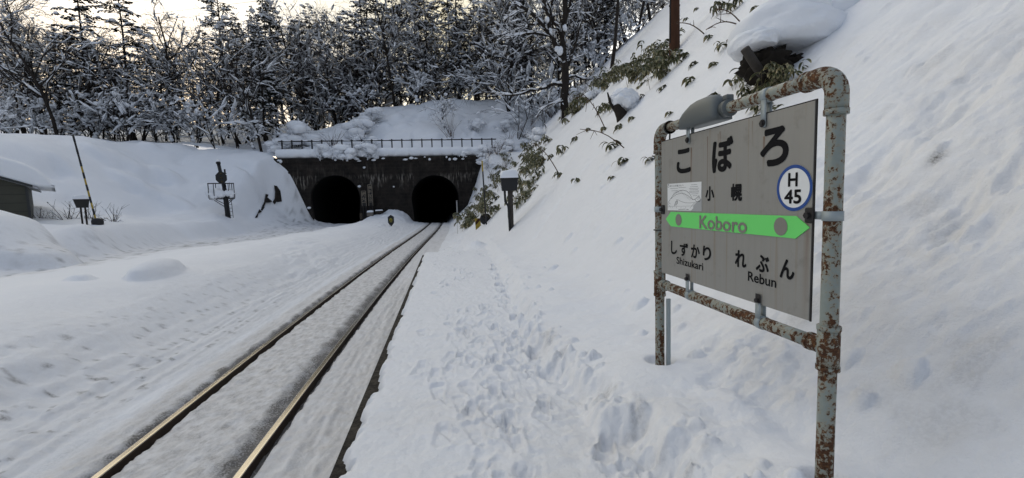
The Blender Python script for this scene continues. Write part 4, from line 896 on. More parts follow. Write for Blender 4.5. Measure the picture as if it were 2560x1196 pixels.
# ------------------------------------------------------------------ utility pole, wires, rock and stump on the slope
a = hit(1686, 132); up_ = thing('utility_pole', 'rust brown wooden pole standing high on the right slope', 'pole', a)
mb = MB(); r0 = 11*a.length/1110*.92; top = atY(1687, -220, a.y)-a
mb.tube([(0, 0, -.8), (0, 0, 0), (top.x*.3, 0, top.z*.3), tuple(top)], [r0*1.12, r0*1.08, r0, r0*.86], 18); mb.build('pole', M['bark_brown'], up_, True)
mb = MB(); mb.box((-r0-.012, -.05, 1.5), (r0+.012, .05, 1.56)); mb.tube([(-r0-.02, -.04, .3), (-r0+.02, -.03, 4)], .02, 6); mb.build('fittings', M['iron'], up_)
for q, (x0, y0, x1, y1, lb) in enumerate(((120, 30, 620, -28, 'upper of two thin overhead wires crossing the pale sky at the left'), (260, 50, 830, -20, 'lower of two thin overhead wires crossing the pale sky at the left'))):
    a, b = atY(x0, y0, 80), atY(x1, y1, 80); e = b-a; mb = MB(); mb.tube([tuple(a+e*t-Vector((0, 0, .9*(1-(2*t-.5)**2)*0))) for t in np.linspace(-1.5, 2.2, 24)], .022, 5); o = mb.build('overhead_wire', M['iron']); tag(o, lb, 'wire')
a = hit(1930, 205); ro = thing('snowy_outcrop', 'dark ledge and leaning log under a big swollen cap of snow on the right slope', 'outcrop', a, 0)
q = lambda px, py, Y: tuple(atY(px, py, Y)-a)
M['soil'] = bark_mat('dark_soil', (.008, .007, .006), (.03, .024, .018))
mb = MB(); c = q(1915, 170, a.y+.12); lumpy(mb, c, .34, .3, .26, 3, 3, .4, 2.2); c = q(1972, 172, a.y+.15); lumpy(mb, c, .28, .3, .16, 5, 3, .4, 2.4); mb.build('dark_ledge', M['soil'], ro, True)
mb = MB(); mb.tube([q(1862, 122, a.y-.22), q(1880, 150, a.y-.2), q(1900, 180, a.y-.05), q(1930, 225, a.y+.3)], [.06, .062, .064, .066], 10); mb.build('log', bark_mat('weathered_log', (.03, .026, .023), (.075, .066, .058)), ro, True)
mb = MB(); c = q(1965, 92, a.y+.35); lumpy(mb, c, .80, .72, .52, 11, 4, .11, 1.15, -.42); c = q(1882, 112, a.y+.10); lumpy(mb, c, .30, .36, .2, 12, 4, .14, 1.4, -.35); c = q(2065, 78, a.y+.75); lumpy(mb, c, 1.0, .9, .62, 15, 4, .08, 1.1); mb.build('snow_cap', M['snow'], ro, True)
a = hit(1550, 300); ro2 = thing('snowy_stump', 'leaning dark stump wearing a round ball of snow halfway up the right slope', 'stump', a)
mb = MB(); mb.tube([(.3, .1, -.4), (.1, 0, .2), (-.15, -.1, .5), (-.32, -.15, .95)], [.34, .28, .2, .1], 10); mb.tube([(-.1, 0, .3), (-.5, -.1, .75), (-.62, -.1, 1.2)], [.12, .07, .03], 7); mb.build('stump', M['bark'], ro2, True); ro2.scale = (.66,)*3
mb = MB(); lumpy(mb, (.15, -.1, .95), .6, .6, .42, 21, 4, .22, 1.6); lumpy(mb, (.5, .1, .75), .4, .5, .35, 22, 3, .2, 1.6); mb.build('snow_cap', M['snow'], ro2, True)

# ------------------------------------------------------------------ dwarf bamboo
def bamboo(seed, nst, spread, h):
    r = random.Random(seed); root = thing('bamboo_plant', 'dwarf bamboo', 'bamboo'); cane = MB(); vs_, fs, rim = [], [], []
    for s_ in range(nst):
        a = r.uniform(0, 6.28); q = Vector((math.cos(a)*spread*r.random(), math.sin(a)*spread*r.random(), -.25)); lean = Vector((r.uniform(-.5, .1), r.uniform(-.35, .2), 1)).normalized(); L = h*r.uniform(.5, 1.1)+.25
        pts = [q+lean*L*t+Vector((-.12*t*t*L, 0, -.15*t*t*L)) for t in (0, .35, .7, 1)]; cane.tube([tuple(p) for p in pts], [.006, .005, .004, .003], 4)
        for k in range(r.randint(5, 8)):
            t = r.uniform(.72, 1.0); b = pts[2].lerp(pts[3], (t-.7)/.3); az = r.uniform(0, 6.28); ll = r.uniform(.19, .30); w_ = ll*r.uniform(.11, .155)
            d = Vector((math.cos(az), math.sin(az), r.uniform(-.25, .35))); d.normalize(); droop = r.uniform(.8, 1.7); sd = d.cross(Vector((0, 0, 1))); sd.normalize(); tw = r.uniform(-.6, .6)
            n0 = len(vs_); p = b.copy(); e = d.copy(); NS = 6
            for i in range(NS+1):
                u = i/NS; wid = w_*(math.sin(math.pi*min(1, u*.93+.07))**.75)*(1 if i < NS else .05); s2 = (sd*math.cos(tw)+e.cross(sd)*math.sin(tw))
                nn = s2.cross(e); nn.normalize()
                for c_, rm in ((-1, 1), (-.8, 0), (0, 0), (.8, 0), (1, 1)): vs_.append(p+s2*wid*c_+nn*abs(c_)*wid*.28); rim.append(rm if i < NS-1 else .6)
                p = p+e*(ll/NS); e = (e+Vector((0, 0, -droop*.33))).normalized()
            for i in range(NS):
                for j in range(4): fs.append((n0+i*5+j, n0+i*5+j+1, n0+(i+1)*5+j+1, n0+(i+1)*5+j))
    cane.build('cane', M['cane'], root)
    mb = MB(); mb.add(vs_, fs); o = mb.build('leaf_cluster', M['leaf'], root, True); at = o.data.attributes.new('rim', 'FLOAT', 'POINT'); at.data.foreach_set('value', np.array(rim, np.float32)); return root
SPOT = []   # px, py, size, kind(0 small 1 medium 2 thick), label, group
def S(l, lab, grp=None, k=1, s=1.0):
    for e in l: SPOT.append((e[0], e[1], e[2] if len(e) > 2 else s, k, lab, grp))
S([(1855, 205), (1880, 228), (1902, 236), (1925, 228), (1948, 214), (1975, 198), (1866, 185)], 'dark bamboo hanging below the overhanging snow ledge', 'bamboo under the snow ledge', 2, .66)
S([(1775, 246)], 'bamboo with one browned leaf just above the lamp housing of the sign', None, 1, .85); S([(1822, 240)], 'single drooping bamboo spray just right of the lamp housing', None, 0, .8)
S([(1895, 268)], 'bamboo seen below the top pipe between the two sign straps', None, 1, .8); S([(1958, 254)], 'lone bamboo leaf pair under the top pipe near its right end', None, 0, .6)
S([(1815, 108)], 'bamboo sprig with a pale dry leaf left of the big snow cap', None, 0, .9); S([(1783, 82)], 'small bamboo sprig uphill left of the big snow cap', None, 0)
S([(1798, 148)], 'small two leaved bamboo sprig below left of the big snow cap', None, 0, .8)
S([(1806, 22), (1842, 14), (1790, 12)], 'bamboo at the top edge between pole and snow cap', 'bamboo at the top edge', 1, 1.1); S([(1905, 8), (1960, 10), (1998, 8)], 'bamboo tips along the top edge above the big snow cap', 'bamboo tips above the snow cap', 0, 1.0)
S([(1722, 40), (1748, 14)], 'bamboo sprig right of the utility pole near the top edge', 'bamboo beside the utility pole top', 0, 1.0)
S([(1722, 128)], 'bamboo sprig just right of the utility pole foot', None, 0, 1.1); S([(1732, 158)], 'round bamboo clump below the utility pole', None, 1, .9); S([(1700, 150)], 'bamboo clump right under the utility pole', None, 1)
S([(1736, 190)], 'dry tipped bamboo clump above the left corner of the sign', None, 0, 1.0)
S([(1655, 218)], 'bamboo clump with spread leaves between the snowy stump and the pole', None, 1, 1.0)
S([(1600, 240), (1566, 228)], 'small bamboo tuft above the snowy stump', 'bamboo tufts above the stump', 0, 1.1)
S([(1670, 110), (1655, 135), (1640, 155), (1662, 165), (1625, 170), (1610, 150), (1640, 185), (1600, 185), (1655, 190), (1622, 130), (1578, 165)], 'bamboo thicket clump just downhill left of the utility pole', 'bamboo thicket by the utility pole', 2, 1.15)
S([(1545, 175), (1525, 190), (1510, 205), (1490, 215), (1538, 200), (1560, 180), (1500, 190)], 'bamboo clump along the ridge line of the right slope', 'bamboo on the ridge line', 2, 1.3)
S([(1440, 245), (1452, 258), (1425, 262), (1436, 280), (1415, 285)], 'bamboo clump around the forked tree on the ridge', 'bamboo round the forked tree', 2, 1.5)
S([(1515, 272), (1532, 268), (1500, 278)], 'bamboo tuft left of the snowy stump', 'bamboo left of the stump', 1, 1.1); S([(1548, 315)], 'bamboo tuft under the snowy stump', None, 1); S([(1590, 285)], 'bamboo tuft right of the snowy stump', None, 0)
S([(1480, 315), (1520, 312)], 'small bamboo tuft below the stump on open snow', 'bamboo below the stump', 0, 1.1); S([(1438, 345)], 'bright bamboo spray on open snow left of centre slope', None, 1, 1.1)
S([(1685, 272)], 'little dark bamboo leaf above the sign frame corner', None, 0, .7)
S([(1543, 358)], 'two leaf bamboo sprig alone on smooth snow', None, 0, 1.1); S([(1558, 402)], 'drooping bamboo clump alone low on the slope', None, 1, .9); S([(1636, 390)], 'straw coloured bamboo leaves touching the sign left post', None, 0, .7)
S([(1538, 432)], 'tiny bamboo leaf below the drooping clump', None, 0, .6); S([(1452, 444)], 'single large fallen bamboo leaf on smooth snow', None, 0, .9); S([(1400, 435)], 'five fingered bamboo spray right of the post box', None, 1, 1.0)
S([(1412, 375)], 'pale bamboo spray high above the post box', None, 1, 1.0); S([(1380, 388)], 'hanging bamboo clump above right of the post box', None, 1, 1.0); S([(1350, 358)], 'leafy bamboo clump on the slope above the post box', None, 1, 1.1)
S([(1330, 370), (1345, 385), (1318, 392), (1305, 405), (1328, 410), (1352, 410), (1300, 385), (1290, 410), (1312, 425), (1335, 425), (1345, 440), (1325, 345), (1340, 330)], 'bamboo clump in the thicket uphill of the post box', 'bamboo thicket above the post box', 2, 1.15)
S([(1240, 465), (1255, 440), (1228, 480), (1215, 490), (1240, 495), (1222, 510), (1245, 520), (1205, 500), (1192, 520), (1210, 525), (1180, 540), (1170, 552), (1232, 535)], 'bamboo clump in the thicket left of the post box', 'bamboo thicket left of the post box', 2, 1.15)
S([(1300, 480), (1310, 495), (1295, 505), (1318, 470), (1305, 460), (1290, 520)], 'bamboo clump just right of the post box', 'bamboo thicket right of the post box', 2, 1.1)
S([(1157, 565)], 'bamboo tuft nearest the rails by the right tunnel', None, 1, 1.0)
_rb = random.Random(44)
def band(n, xa, ya, xb, yb, sp_, lab, grp, k, s_):
    S([(xa+(xb-xa)*t+_rb.gauss(0, sp_), ya+(yb-ya)*t+_rb.gauss(0, sp_)) for t in [_rb.random() for _ in range(n)]], lab, grp, k, s_)
band(22, 1165, 560, 1260, 440, 13, 'bamboo in the dense belt climbing from the right tunnel mouth', 'bamboo belt by the right tunnel', 2, 1.05)
band(20, 1255, 450, 1370, 340, 16, 'bamboo in the dense belt between the tunnels and the ridge', 'bamboo belt below the ridge', 2, 1.05)
band(16, 1400, 300, 1530, 195, 14, 'bamboo in the belt under the forked tree', 'bamboo belt under the forked tree', 2, 1.2)
band(14, 1560, 205, 1680, 120, 16, 'bamboo in the belt left of the utility pole', 'bamboo belt left of the utility pole', 2, 1.0)
PB = {0: [bamboo(1, 1, .03, .22), bamboo(2, 2, .06, .25)], 1: [bamboo(3, 3, .12, .35), bamboo(4, 4, .15, .4), bamboo(9, 3, .1, .3)], 2: [bamboo(5, 7, .3, .55), bamboo(6, 8, .35, .65), bamboo(7, 6, .28, .5)]}
used = set(); r_ = random.Random(9)
for px, py, s_, k, lab, grp in SPOT:
    p = hit(px, py+6); pr = r_.choice(PB[k]); rz = r_.uniform(-.6, .6) if k < 2 else r_.uniform(0, 6.28); s_ *= r_.uniform(.8, 1.1)*(1.2 if k == 2 and px < 1760 else 1)
    if pr.name in used: o = dup(pr, p, rz, s_, lab, grp)
    else:
        used.add(pr.name); o = pr; o.location = p; o.rotation_euler = (0, 0, rz); o.scale = (s_,)*3; o['label'] = lab
        if grp: o['group'] = grp
    o.location.z -= .06
#@@PART4
# ------------------------------------------------------------------ trees
def vrand(r): return Vector((r.gauss(0, 1), r.gauss(0, 1), r.gauss(0, 1)))
def snow_on(sn, pts, rs, r, amount, base=.05, fat=1.0):
    """snow along the part of a branch that is not too steep"""
    i = 0; n = len(pts)
    while i < n-1:
        if r.random() < amount:
            j = min(n-1, i+r.choice((1, 2, 2, 3))); seg = pts[i:j+1]; d = seg[-1]-seg[0]
            if d.length > .05 and abs(d.z)/d.length < .84:
                q = [seg[0].lerp(seg[-1], t) if len(seg) == 2 else None for t in (0, .33, .66, 1)] if len(seg) == 2 else seg
                w_ = [(base*r.uniform(.7, 1.5)+.6*rs[min(i+k, n-1)])*fat for k in range(len(q))]; th = [x*r.uniform(.8, 1.5) for x in w_]
                sn.strip([tuple(p+Vector((0, 0, rs[min(i+k, n-1)]*.5))) for k, p in enumerate(q)], w_, th)
            i = j
        else: i += 1
def limb(mb, p, d, L, r0, r1, nseg, r, wob, trop):
    pts = [p.copy()]; dd = d.normalized()
    for k in range(nseg):
        dd = (dd+vrand(r)*wob+Vector((0, 0, trop))).normalized(); pts.append(pts[-1]+dd*L/nseg)
    rs = [r0+(r1-r0)*k/nseg for k in range(nseg+1)]
    return pts, rs
def broadleaf(seed, h, spread=.55, snow=.75, fork=None, low=.3, fat=1.0, depth=3, dens=1.0, bark='bark'):
    r = random.Random(seed); root = thing('snowy_broadleaf_tree', 'bare tree', 'tree'); wood, tw, sn = MB(), MB(), MB(); cnt = [0]
    def grow(p, d, L, r0, lv):
        ns = 5 if lv < 2 else 4; pts, rs = limb(None, p, d, L, r0, r0*(.5 if lv else .35), ns, r, .10+.07*lv, .05 if lv < 2 else -.02)
        (wood if lv < 2 else tw).tube([tuple(q) for q in pts], rs, 7 if lv == 0 else (5 if lv == 1 else 3), lv == 0)
        if lv: snow_on(sn, pts, rs, r, snow*(1.2, 1.25, .62, .10)[min(lv, 3)], .045+.012*(depth-lv), fat)
        if lv >= depth: return
        nc = int({0: 11, 1: 7, 2: 6}.get(lv, 4)*dens*r.uniform(.8, 1.25))
        for k in range(nc):
            t = r.uniform(low if lv == 0 else .22, 1.0); i = min(int(t*ns), ns-1); b = pts[i].lerp(pts[i+1], t*ns-i); e = (pts[i+1]-pts[i]).normalized()
            sd = vrand(r); sd = (sd-e*sd.dot(e)).normalized(); ang = r.uniform(.55, 1.1) if lv == 0 else r.uniform(.45, 1.0); dd = e*math.cos(ang)+sd*math.sin(ang)
            if lv: dd.z *= .75
            rb = (rs[i]*.55 if lv == 0 else rs[i]*.62); grow(b, dd, L*(spread*(1.15-.6*t) if lv == 0 else r.uniform(.42, .66)), max(rb, .014 if lv else .03), lv+1)
            if r.random() < .16 and lv < 2: q = .07*r.uniform(.8, 2.2)*fat; sn.blob(tuple(b+Vector((0, 0, q*.6))), q*1.3, q*1.1, q, r)
    lean = Vector((r.uniform(-.12, .12), r.uniform(-.1, .1), 1))
    for k in range(fork or 1):
        dd = lean if not fork else lean+Vector((r.uniform(-.35, .35), r.uniform(-.3, .3), 0)); grow(Vector((r.uniform(-.1, .1)*(fork or 0), 0, -.5)), dd, h*(1 if k == 0 else r.uniform(.7, .95)), h*.0125*(1 if not fork else .8), 0)
    tk = wood.build('trunk', M[bark], root, True); tw.build('twigs', M['twig'], root, True); sn.build('snow', M['snow'], root, True); return root
def conifer(seed, h, width, snow=.5, start=.12, nd=1.0, droop=.25, gap=.25, needle='needle', fat=1.0, step=.26):
    r = random.Random(seed); root = thing('snowy_conifer_tree', 'conifer', 'tree'); wood, nd_, sn = MB(), MB(), MB(); R0 = h*.0125
    tp = [Vector((r.uniform(-.1, .1)*k/6, r.uniform(-.1, .1)*k/6, -.5+(h+.5)*k/8)) for k in range(9)]
    wood.tube([tuple(p) for p in tp], [R0*(1-.93*k/8) for k in range(9)], 8)
    z = h*start; q_v, q_f = [], []
    def at(z_): t = (z_+.5)/(h+.5)*8; i = min(int(t), 7); return tp[i].lerp(tp[i+1], t-i)
    while z < h*.985:
        t = (z-h*start)/(h*(1-start)); prof = (1-t)**.5*(.5+.5*min(1, t*3+.1))*(1.35 if r.random() < .12 else 1); 
        for k in range(r.choice((3, 4, 4, 5))):
            if r.random() < gap: continue
            L = max(.25, width*prof*r.uniform(.55, 1.2)); az = r.uniform(0, 6.283); b = at(z+r.uniform(-.1, .1)); dd = Vector((math.cos(az), math.sin(az), .30-.25*(1-t)+r.uniform(-.12, .12)))
            pts, rs = limb(None, b, dd, L, .014+.010*L, .006, 4, r, .09, -droop*.28); wood.tube([tuple(p) for p in pts], rs, 3, False)
            snow_on(sn, pts, rs, r, snow*1.2, .085*(.6+.25*L), fat)
            ns = int(3+L*4.2*nd)
            for m_ in range(ns):
                u = .18+.82*(m_+r.random())/ns; i = min(int(u*4), 3); c = pts[i].lerp(pts[i+1], u*4-i); e = (pts[i+1]-pts[i]).normalized(); sd = e.cross(Vector((0, 0, 1))).normalized()*(1 if m_ % 2 else -1)
                l2 = (.22+.32*L*(1-u))*r.uniform(.6, 1.3); f_ = (e*r.uniform(.3, .9)+sd*r.uniform(.4, 1)+Vector((0, 0, r.uniform(-.55, .15)))).normalized(); tip = c+f_*l2
                for g_ in range(2):
                    w_ = f_.cross(vrand(r)).normalized()*r.uniform(.035, .075)*(.8+.4*nd); n0 = len(q_v); md = c.lerp(tip, .5)-Vector((0, 0, .02)); q_v.extend([c, md+w_, tip, md-w_]); q_f.append((n0, n0+1, n0+2, n0+3))
                if r.random() < snow*.34:
                    ww = r.uniform(.06, .13)*fat; sn.strip([tuple(c), tuple(c.lerp(tip, .5)+Vector((0, 0, .02))), tuple(c.lerp(tip, .92))], [ww*.8, ww*1.2, ww*.6], [ww*.8, ww*1.1, ww*.5])
            if r.random() < .8*snow: p_ = pts[r.choice((2, 3, 4))]; q = r.uniform(.10, .27)*fat; sn.blob(tuple(p_+Vector((0, 0, q*.4))), q*1.5, q*1.3, q*.75, r)
        z += step*r.uniform(.7, 1.3)*(1 if t < .7 else .8)
    wood.build('trunk', M['bark'], root, True); nd_.add(q_v, q_f); nd_.build('needles', M[needle], root); sn.build('snow', M['snow'], root, True); return root
def shrub(seed, h, n, snow=.6, fat=1.0, arch_=.5, bark='twig', sub=4, spread=.6, blobs=8):
    r = random.Random(seed); root = thing('snowy_shrub', 'shrub', 'shrub'); tw, sn = MB(), MB()
    for k in range(n):
        az = r.uniform(0, 6.283); d = Vector((math.cos(az)*spread*r.random(), math.sin(az)*spread*r.random(), 1)); L = h*r.uniform(.55, 1.15); b = Vector((r.gauss(0, .12)*h*.5, r.gauss(0, .12)*h*.5, -.2))
        pts, rs = limb(None, b, d, L, .010+.006*h, .004, 6, r, .09, -.09*arch_*1.6); tw.tube([tuple(p) for p in pts], rs, 4, False); snow_on(sn, pts, rs, r, snow, .03, fat)
        for m_ in range(sub):
            i = r.randint(1, 5); e = (pts[i+1]-pts[i]).normalized() if i < 6 else d; q, rq = limb(None, pts[i], e+vrand(r)*.45, L*r.uniform(.18, .42), .007, .003, 4, r, .14, -.05*arch_); tw.tube([tuple(p) for p in q], rq, 3, False); snow_on(sn, q, rq, r, snow, .028, fat)
    for k in range(blobs):
        q = r.uniform(.1, .24)*fat*h*.5; az = r.uniform(0, 6.283); rr = r.random()*h*.5; sn.blob((math.cos(az)*rr, math.sin(az)*rr, h*r.uniform(.25, .8)-rr*.35), q*1.4, q*1.25, q*.8, r, 0, .12, 1)
    tw.build('stems', M[bark], root, True)
    if sn.n: sn.build('snow', M['snow'], root, True)
    return root
USED = set()
def plant(proto, x, y, sc, label, group=None, rz=None, dz=-.1):
    rz = rng.uniform(0, 6.283) if rz is None else rz; loc = (x, y, zat(x, y)+dz)
    if proto.name in USED: return dup(proto, loc, rz, sc, label, group)
    USED.add(proto.name); proto.location = loc; proto.rotation_euler = (0, 0, rz); proto.scale = (sc,)*3 if np.isscalar(sc) else sc; proto['label'] = label
    if group: proto['group'] = group
    return proto
CON = [conifer(31, 16.5, 2.9, .18, .10, 1.2, .3, .30, 'needle', 1.15, .34), conifer(32, 17, 2.6, .20, .20, 1.1, .15, .42, 'needle', 1.15, .32), conifer(33, 18.5, 3.3, .16, .15, 1.3, .35, .28, 'needle', 1.15, .36), conifer(34, 15, 2.8, .23, .10, 1.15, .2, .36, 'needle', 1.15, .32)]
BRO = [broadleaf(41, 15, .5, .40, None, .25, 1.25), broadleaf(42, 13, .6, .38, 2, .2, 1.25), broadleaf(43, 16, .45, .36, None, .35, 1.25), broadleaf(44, 11, .68, .44, 3, .15, 1.35)]
LOW = [broadleaf(51, 5.5, .75, .42, 3, .15, 1.8, 3, .6), broadleaf(52, 6.5, .7, .38, 2, .2, 1.8, 3, .6), broadleaf(53, 4.5, .8, .44, 3, .1, 2.0, 3, .6)]
BARE = [broadleaf(61, 17, .32, .12, None, .45, .6, 3, 1.2), broadleaf(62, 16, .3, .1, 2, .4, .6, 3, 1.2)]
def px_x(px, y):                     # the x of a sight line at a given distance along the track
    d = ray(px, 450); return d.x*(y/d.y)
def row(px0, px1, n, y0, y1, protos, s0, s1, label, group):
    for k in range(n):
        px = px0+(px1-px0)*(k+rng.uniform(.15, .85))/n; y = rng.uniform(y0, y1); plant(rng.choice(protos), px_x(px, y), y, rng.uniform(s0, s1), label, group)
# forest on the left bank
row(-60, 700, 18, 60, 70, CON+CON[1:2], .58, .92, 'tall dark conifer in the rear of the left forest, pale sky between its branches', 'conifers in the left forest')
row(-60, 700, 14, 53, 60, CON[:2]+BRO, .62, .88, 'snow laden tree in the middle of the left forest', 'middle trees of the left forest')
row(-40, 680, 11, 49, 53, BRO, .55, .8, 'bare spreading tree with white limbs near the front of the left forest', 'front trees of the left forest')
row(-20, 670, 14, 47.6, 50.5, LOW, .6, .95, 'low tree bowed with snow along the left bank crest', 'low trees on the left bank crest')
row(-60, 700, 18, 54, 62, LOW, .6, .95, 'snowy undergrowth tree deep inside the left forest', 'undergrowth of the left forest')
# forest over the tunnels
row(560, 1330, 25, 70, 84, CON, .9, 1.25, 'dark conifer at the back of the forest above the tunnels', 'rear conifers above the tunnels')
row(640, 1330, 18, 63, 70, CON+BRO, .85, 1.15, 'tall snowy tree in the forest above the tunnels', 'tall trees above the tunnels')
row(660, 1300, 12, 60.5, 64, BRO, .75, 1.05, 'bare snow lined tree at the front of the forest above the tunnels', 'front trees above the tunnels')
row(620, 1290, 11, 59.5, 62, LOW, .6, .95, 'low snowy tree along the crest above the tunnels', 'low trees above the tunnels')
# forest behind the right slope
row(620, 1330, 14, 66, 74, LOW, .6, 1.0, 'snowy undergrowth tree deep in the forest above the tunnels', 'undergrowth above the tunnels')
row(1250, 1760, 18, 66, 84, CON+BRO, .95, 1.25, 'dark snowy tree in the forest behind the right slope', 'trees behind the right slope')
row(1270, 1640, 14, 54, 66, BRO+CON[:2], .8, 1.1, 'snow lined tree close behind the ridge of the right slope', 'trees close behind the right ridge')
row(1290, 1600, 10, 50, 58, LOW, .8, 1.1, 'low snowy tree just beyond the ridge of the right slope', 'low trees beyond the right ridge')
# trees one can pick out
plant(BARE[0], px_x(482, 75), 75, .92, 'slender pale bare tree with a rounded crown alone against the yellow sky')
plant(BARE[1], px_x(862, 80), 80, 1.0, 'bare pale tree in the sky gap above the left tunnel')
plant(BARE[0], px_x(120, 70), 70, 1.0, 'fine twigged bare tree against the sky at the far left'); plant(BARE[1], px_x(1180, 80), 80, 1.0, 'bare tree in the sky gap above the right tunnel')
plant(CON[2], px_x(345, 54), 54, .98, 'tallest two stemmed dark conifer against the yellow sky at the left'); plant(CON[0], px_x(245, 52), 52, 1.08, 'big conifer with heavy crooked top at the left')
plant(conifer(36, 3.6, 1.15, .12, .22, 1.6, .35, .05, 'needle_dark', 1.6, .2), hit(805, 290).x, hit(805, 290).y, 1.25, 'small nearly black young fir standing alone behind the railing')
def forked_tree():
    b0 = hit(1412, 292); r = random.Random(77); root = thing('forked_tree', 'big forked tree with thick snow in its crotches on the right ridge', 'tree', b0); wood, tw, sn = MB(), MB(), MB(); u = b0.y/1110
    def Q(px, py, dy=0): return atY(px, py, b0.y+dy)-b0
    limbs = [([(1412, 310), (1411, 250), (1410, 190), (1407, 140)], 11, 9, 0), ([(1407, 140), (1390, 112), (1372, 84), (1352, 56), (1325, 30), (1285, 6)], 7, 3.2, -.6), ([(1407, 142), (1410, 90), (1411, 40), (1413, -30), (1416, -110)], 8, 5, .5), ([(1372, 84), (1374, 50), (1364, 15), (1352, -40)], 5, 3, -.3), ([(1410, 95), (1392, 70), (1378, 40), (1380, 0), (1374, -50)], 5, 3, .3),
             ([(1411, 60), (1424, 20), (1432, -40)], 4, 2.5, .4), ([(1410, 215), (1385, 212), (1350, 222), (1300, 236), (1262, 238)], 4.5, 2, -1.2), ([(1372, 90), (1335, 82), (1300, 90), (1262, 98)], 3.5, 1.5, -.8), ([(1352, 60), (1318, 62), (1285, 76), (1255, 86)], 3, 1.4, .2), ([(1411, 180), (1428, 150), (1440, 110), (1452, 60)], 4, 2, .6), ([(1412, 200), (1440, 190), (1470, 200), (1500, 196)], 3, 1.4, .4), ([(1325, 30), (1300, 28), (1270, 40)], 2.4, 1.2, 0), ([(1410, 245), (1395, 255), (1370, 262), (1345, 285)], 3, 1.2, -.8)]
    for pts, r0, r1, dy in limbs:
        P = [Q(x, y, dy*i/len(pts)) for i, (x, y) in enumerate(pts)]; fine = []
        for i in range(len(P)-1):
            for t in (0, .5): fine.append(P[i].lerp(P[i+1], t)+vrand(r)*.05)
        fine.append(P[-1]); rs = [u*(r0+(r1-r0)*k/(len(fine)-1)) for k in range(len(fine))]; wood.tube([tuple(p) for p in fine], rs, 8); snow_on(sn, fine, rs, r, .75 if r0 < 6 else .45, .06, 1.3)
        for k in range(9 if r0 < 9 else 2):
            i = r.randint(1, len(fine)-2); e = (fine[i+1]-fine[i]).normalized(); q, rq = limb(None, fine[i], e+vrand(r)*.6, r.uniform(.9, 2.2), .035, .012, 4, r, .16, 0); tw.tube([tuple(p) for p in q], rq, 4, False); snow_on(sn, q, rq, r, .6, .045, 1.2)
            for m_ in range(4): j = r.randint(1, 3); q2, r2 = limb(None, q[j], (q[j+1]-q[j]).normalized()+vrand(r)*.6, r.uniform(.4, 1.0), .018, .008, 3, r, .16, 0); tw.tube([tuple(p) for p in q2], r2, 3, False); snow_on(sn, q2, r2, r, .5, .035, 1.1)
    for x, y, s_ in ((1400, 128, .3), (1392, 122, .22), (1376, 78, .2), (1412, 70, .22), (1385, 205, .2), (1414, 160, .18), (1368, 50, .2), (1410, 235, .22), (1345, 35, .18)): sn.blob(tuple(Q(x, y, -.15)), s_*.9, s_*.8, s_*1.2, r, 0, .14, 1)
    wood.build('trunk', M['bark'], root, True); tw.build('twigs', M['twig'], root, True); sn.build('snow', M['snow'], root, True)
forked_tree()
plant(broadleaf(72, 15, .3, .5, None, .4, 1.2), px_x(1530, 38), 38, .95, 'tall bare trunk at the ridge between forked tree and utility pole')
plant(BRO[0], px_x(160, 47.5), 47.5, .85, 'thick trunked spreading tree at the crest behind the leaning pole'); plant(LOW[1], px_x(548, 47.4), 47.4, .85, 'twin stemmed low tree leaning out at the crest above the signal')
# shrubs
SHR = [shrub(81, 2.2, 26, .85, 1.9, .9, 'twig', 5, .9, 14), shrub(82, 1.6, 20, .9, 2.0, 1.0, 'twig', 5, 1.0, 12), shrub(83, 2.4, 12, .12, 1, .3, 'redtwig', 3, .5, 0), shrub(84, 3.0, 16, .06, 1, .5, 'redtwig', 3, .8, 0), shrub(85, 1.0, 12, .2, 1, .6, 'twig', 4, 1.2, 0)]
def sp(k, px, y, s, lab, grp=None): plant(SHR[k], px_x(px, y), y, s, lab, grp)
sp(0, 755, 51, 1.5, 'broad domed snowy shrub left above the railing'); sp(0, 705, 49.5, .9, 'snowy shrub at the left end of the railing')
sp(0, 905, 52.5, 1.25, 'tall snowy shrub climbing the bank above the left tunnel'); sp(1, 915, 49.5, 1.3, 'round snow loaded shrub just behind the railing'); sp(0, 940, 55, 1.1, 'snowy shrub high on the bank near the crest')
sp(3, 840, 50.5, .8, 'thin bare shrub between the two big snowy shrubs'); sp(2, 1130, 51.5, 1.3, 'open brown shrub on the bank above the right tunnel'); sp(1, 1195, 53, 1.2, 'tufted dark shrub higher up right of the brown shrub'); plant(LOW[2], px_x(1120, 53), 53, .75, 'crooked little tree bending over the brown shrub')
for k, (px, s_) in enumerate(((800, .8), (835, .85), (868, .8), (895, 1.0), (925, .8), (1165, .6), (1220, .7))):
    o = plant(SHR[1 if k % 2 else 0], px_x(px, 47.1), 47.6, s_, 'snowy bush straggling over the portal coping in front of the railing', 'bushes on the portal coping'); o.location = (px_x(px, 46.9), 47.0, 6.75); o.rotation_euler.x = rad(22)
for px, py, k, s_ in ((1215, 395, 3, .75), (1245, 375, 3, .8), (1275, 345, 3, .8), (1300, 320, 3, .75), (1262, 410, 3, .6), (1230, 430, 3, .5), (1330, 300, 2, .9), (1290, 300, 0, .9), (1262, 320, 0, .9), (1370, 280, 3, .7)):
    p = hit(px, py+10); plant(SHR[k], p.x, p.y, s_*.85, 'thin stemmed shrub in the thicket right of the railing' if k > 1 else 'snow flecked shrub at the ridge right of the railing', 'shrubs right of the railing' if k > 1 else 'snowy shrubs right of the railing')
for px, py, s_, lab in ((95, 505, .8, 'sparse twigs showing beside the shed wall'), (165, 500, 1.2, 'bare twigs poking from the snow left of the relay box'), (130, 525, .6, 'tiny twig tuft in front of the shed'), (275, 500, 1.15, 'bare twigs fanning out right of the leaning pole'), (215, 470, 1.1, 'bare twigs behind the leaning pole')):
    p = atY(px, py, 26.5); plant(SHR[4], p.x, p.y, s_, lab)
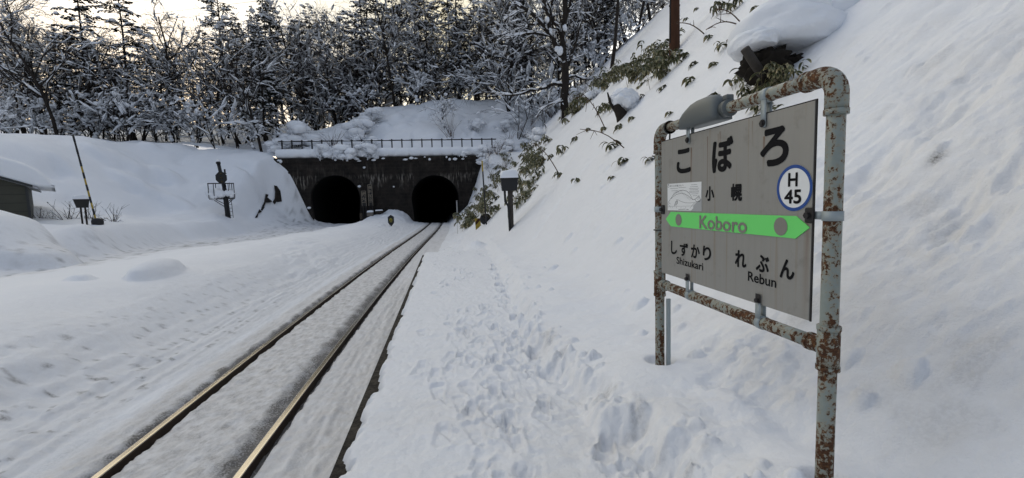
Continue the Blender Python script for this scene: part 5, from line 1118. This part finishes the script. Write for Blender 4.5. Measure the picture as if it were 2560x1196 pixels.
plant(LOW[2], px_x(5, 40), 40, .6, 'crooked bare tree top above the shed roof at the left edge')
r_ = random.Random(31)
for q_ in range(26):
    t = q_/25+r_.uniform(-.02, .02); px = 1222+(1500-1222)*t+r_.uniform(-14, 10); py = 405+(205-405)*t+r_.uniform(-18, 30); p = hit(px, py); k_ = r_.choice((0, 1, 3, 3, 2))
    plant(SHR[k_], p.x, p.y, r_.uniform(.4, .75), 'snow laden brush in the tangled fringe along the right slope edge' if k_ < 2 else 'fine brown stems in the tangled fringe along the right slope edge', 'snowy brush in the slope fringe' if k_ < 2 else 'brown stems in the slope fringe')
for px, py, px2, py2, lab in ((1400, 440, 1335, 355, 'long dead stalk leaning left on the slope above the post box'), (1560, 370, 1450, 320, 'thin dead stalk lying across the snow below the stump'), (1512, 320, 1460, 235, 'thin dead stalk rising beside the snowy stump'), (1760, 85, 1690, 55, 'thin dead stalk right of the utility pole'), (1850, 55, 1790, 20, 'bent dead twig near the top edge left of the snow cap'), (1840, 60, 1765, 72, 'long low dead twig left of the snow cap')):
    a = hit(px, py); b = atY(px2, py2, a.y-.3); mb = MB(); e = b-a; pts = [a+e*t+Vector((0, 0, .10*math.sin(3.4*t)*e.length*.9)) for t in np.linspace(-.1, 1, 8)]; th = a.length/1110*1.35
    mb.tube([tuple(q-a) for q in pts], [th*(1-.07*k) for k in range(8)], 5); rr = random.Random(int(px))
    for k in range(5): q = pts[rr.randint(3, 7)]-a; mb.tube([tuple(q), tuple(q+vrand(rr)*.10*e.length)], [th*.6, th*.3], 4)
    o = mb.build('dead_stalk', M['redtwig'], None, True); o.location = a; tag(o, lab, 'stalk')

for o in bpy.data.objects:
    if o.parent and o.name.split('.')[0] in ('snow', 'snow_clumps', 'needles', 'twigs', 'stems', 'leaf_cluster', 'cane', 'fittings', 'notice_print', 'panel_edge', 'figures', 'dark_ledge', 'snow_cap'): o['kind'] = 'stuff' if o.name.split('.')[0] in ('snow', 'snow_clumps') else o.get('kind', '')
    if o.get('kind') == '': del o['kind']
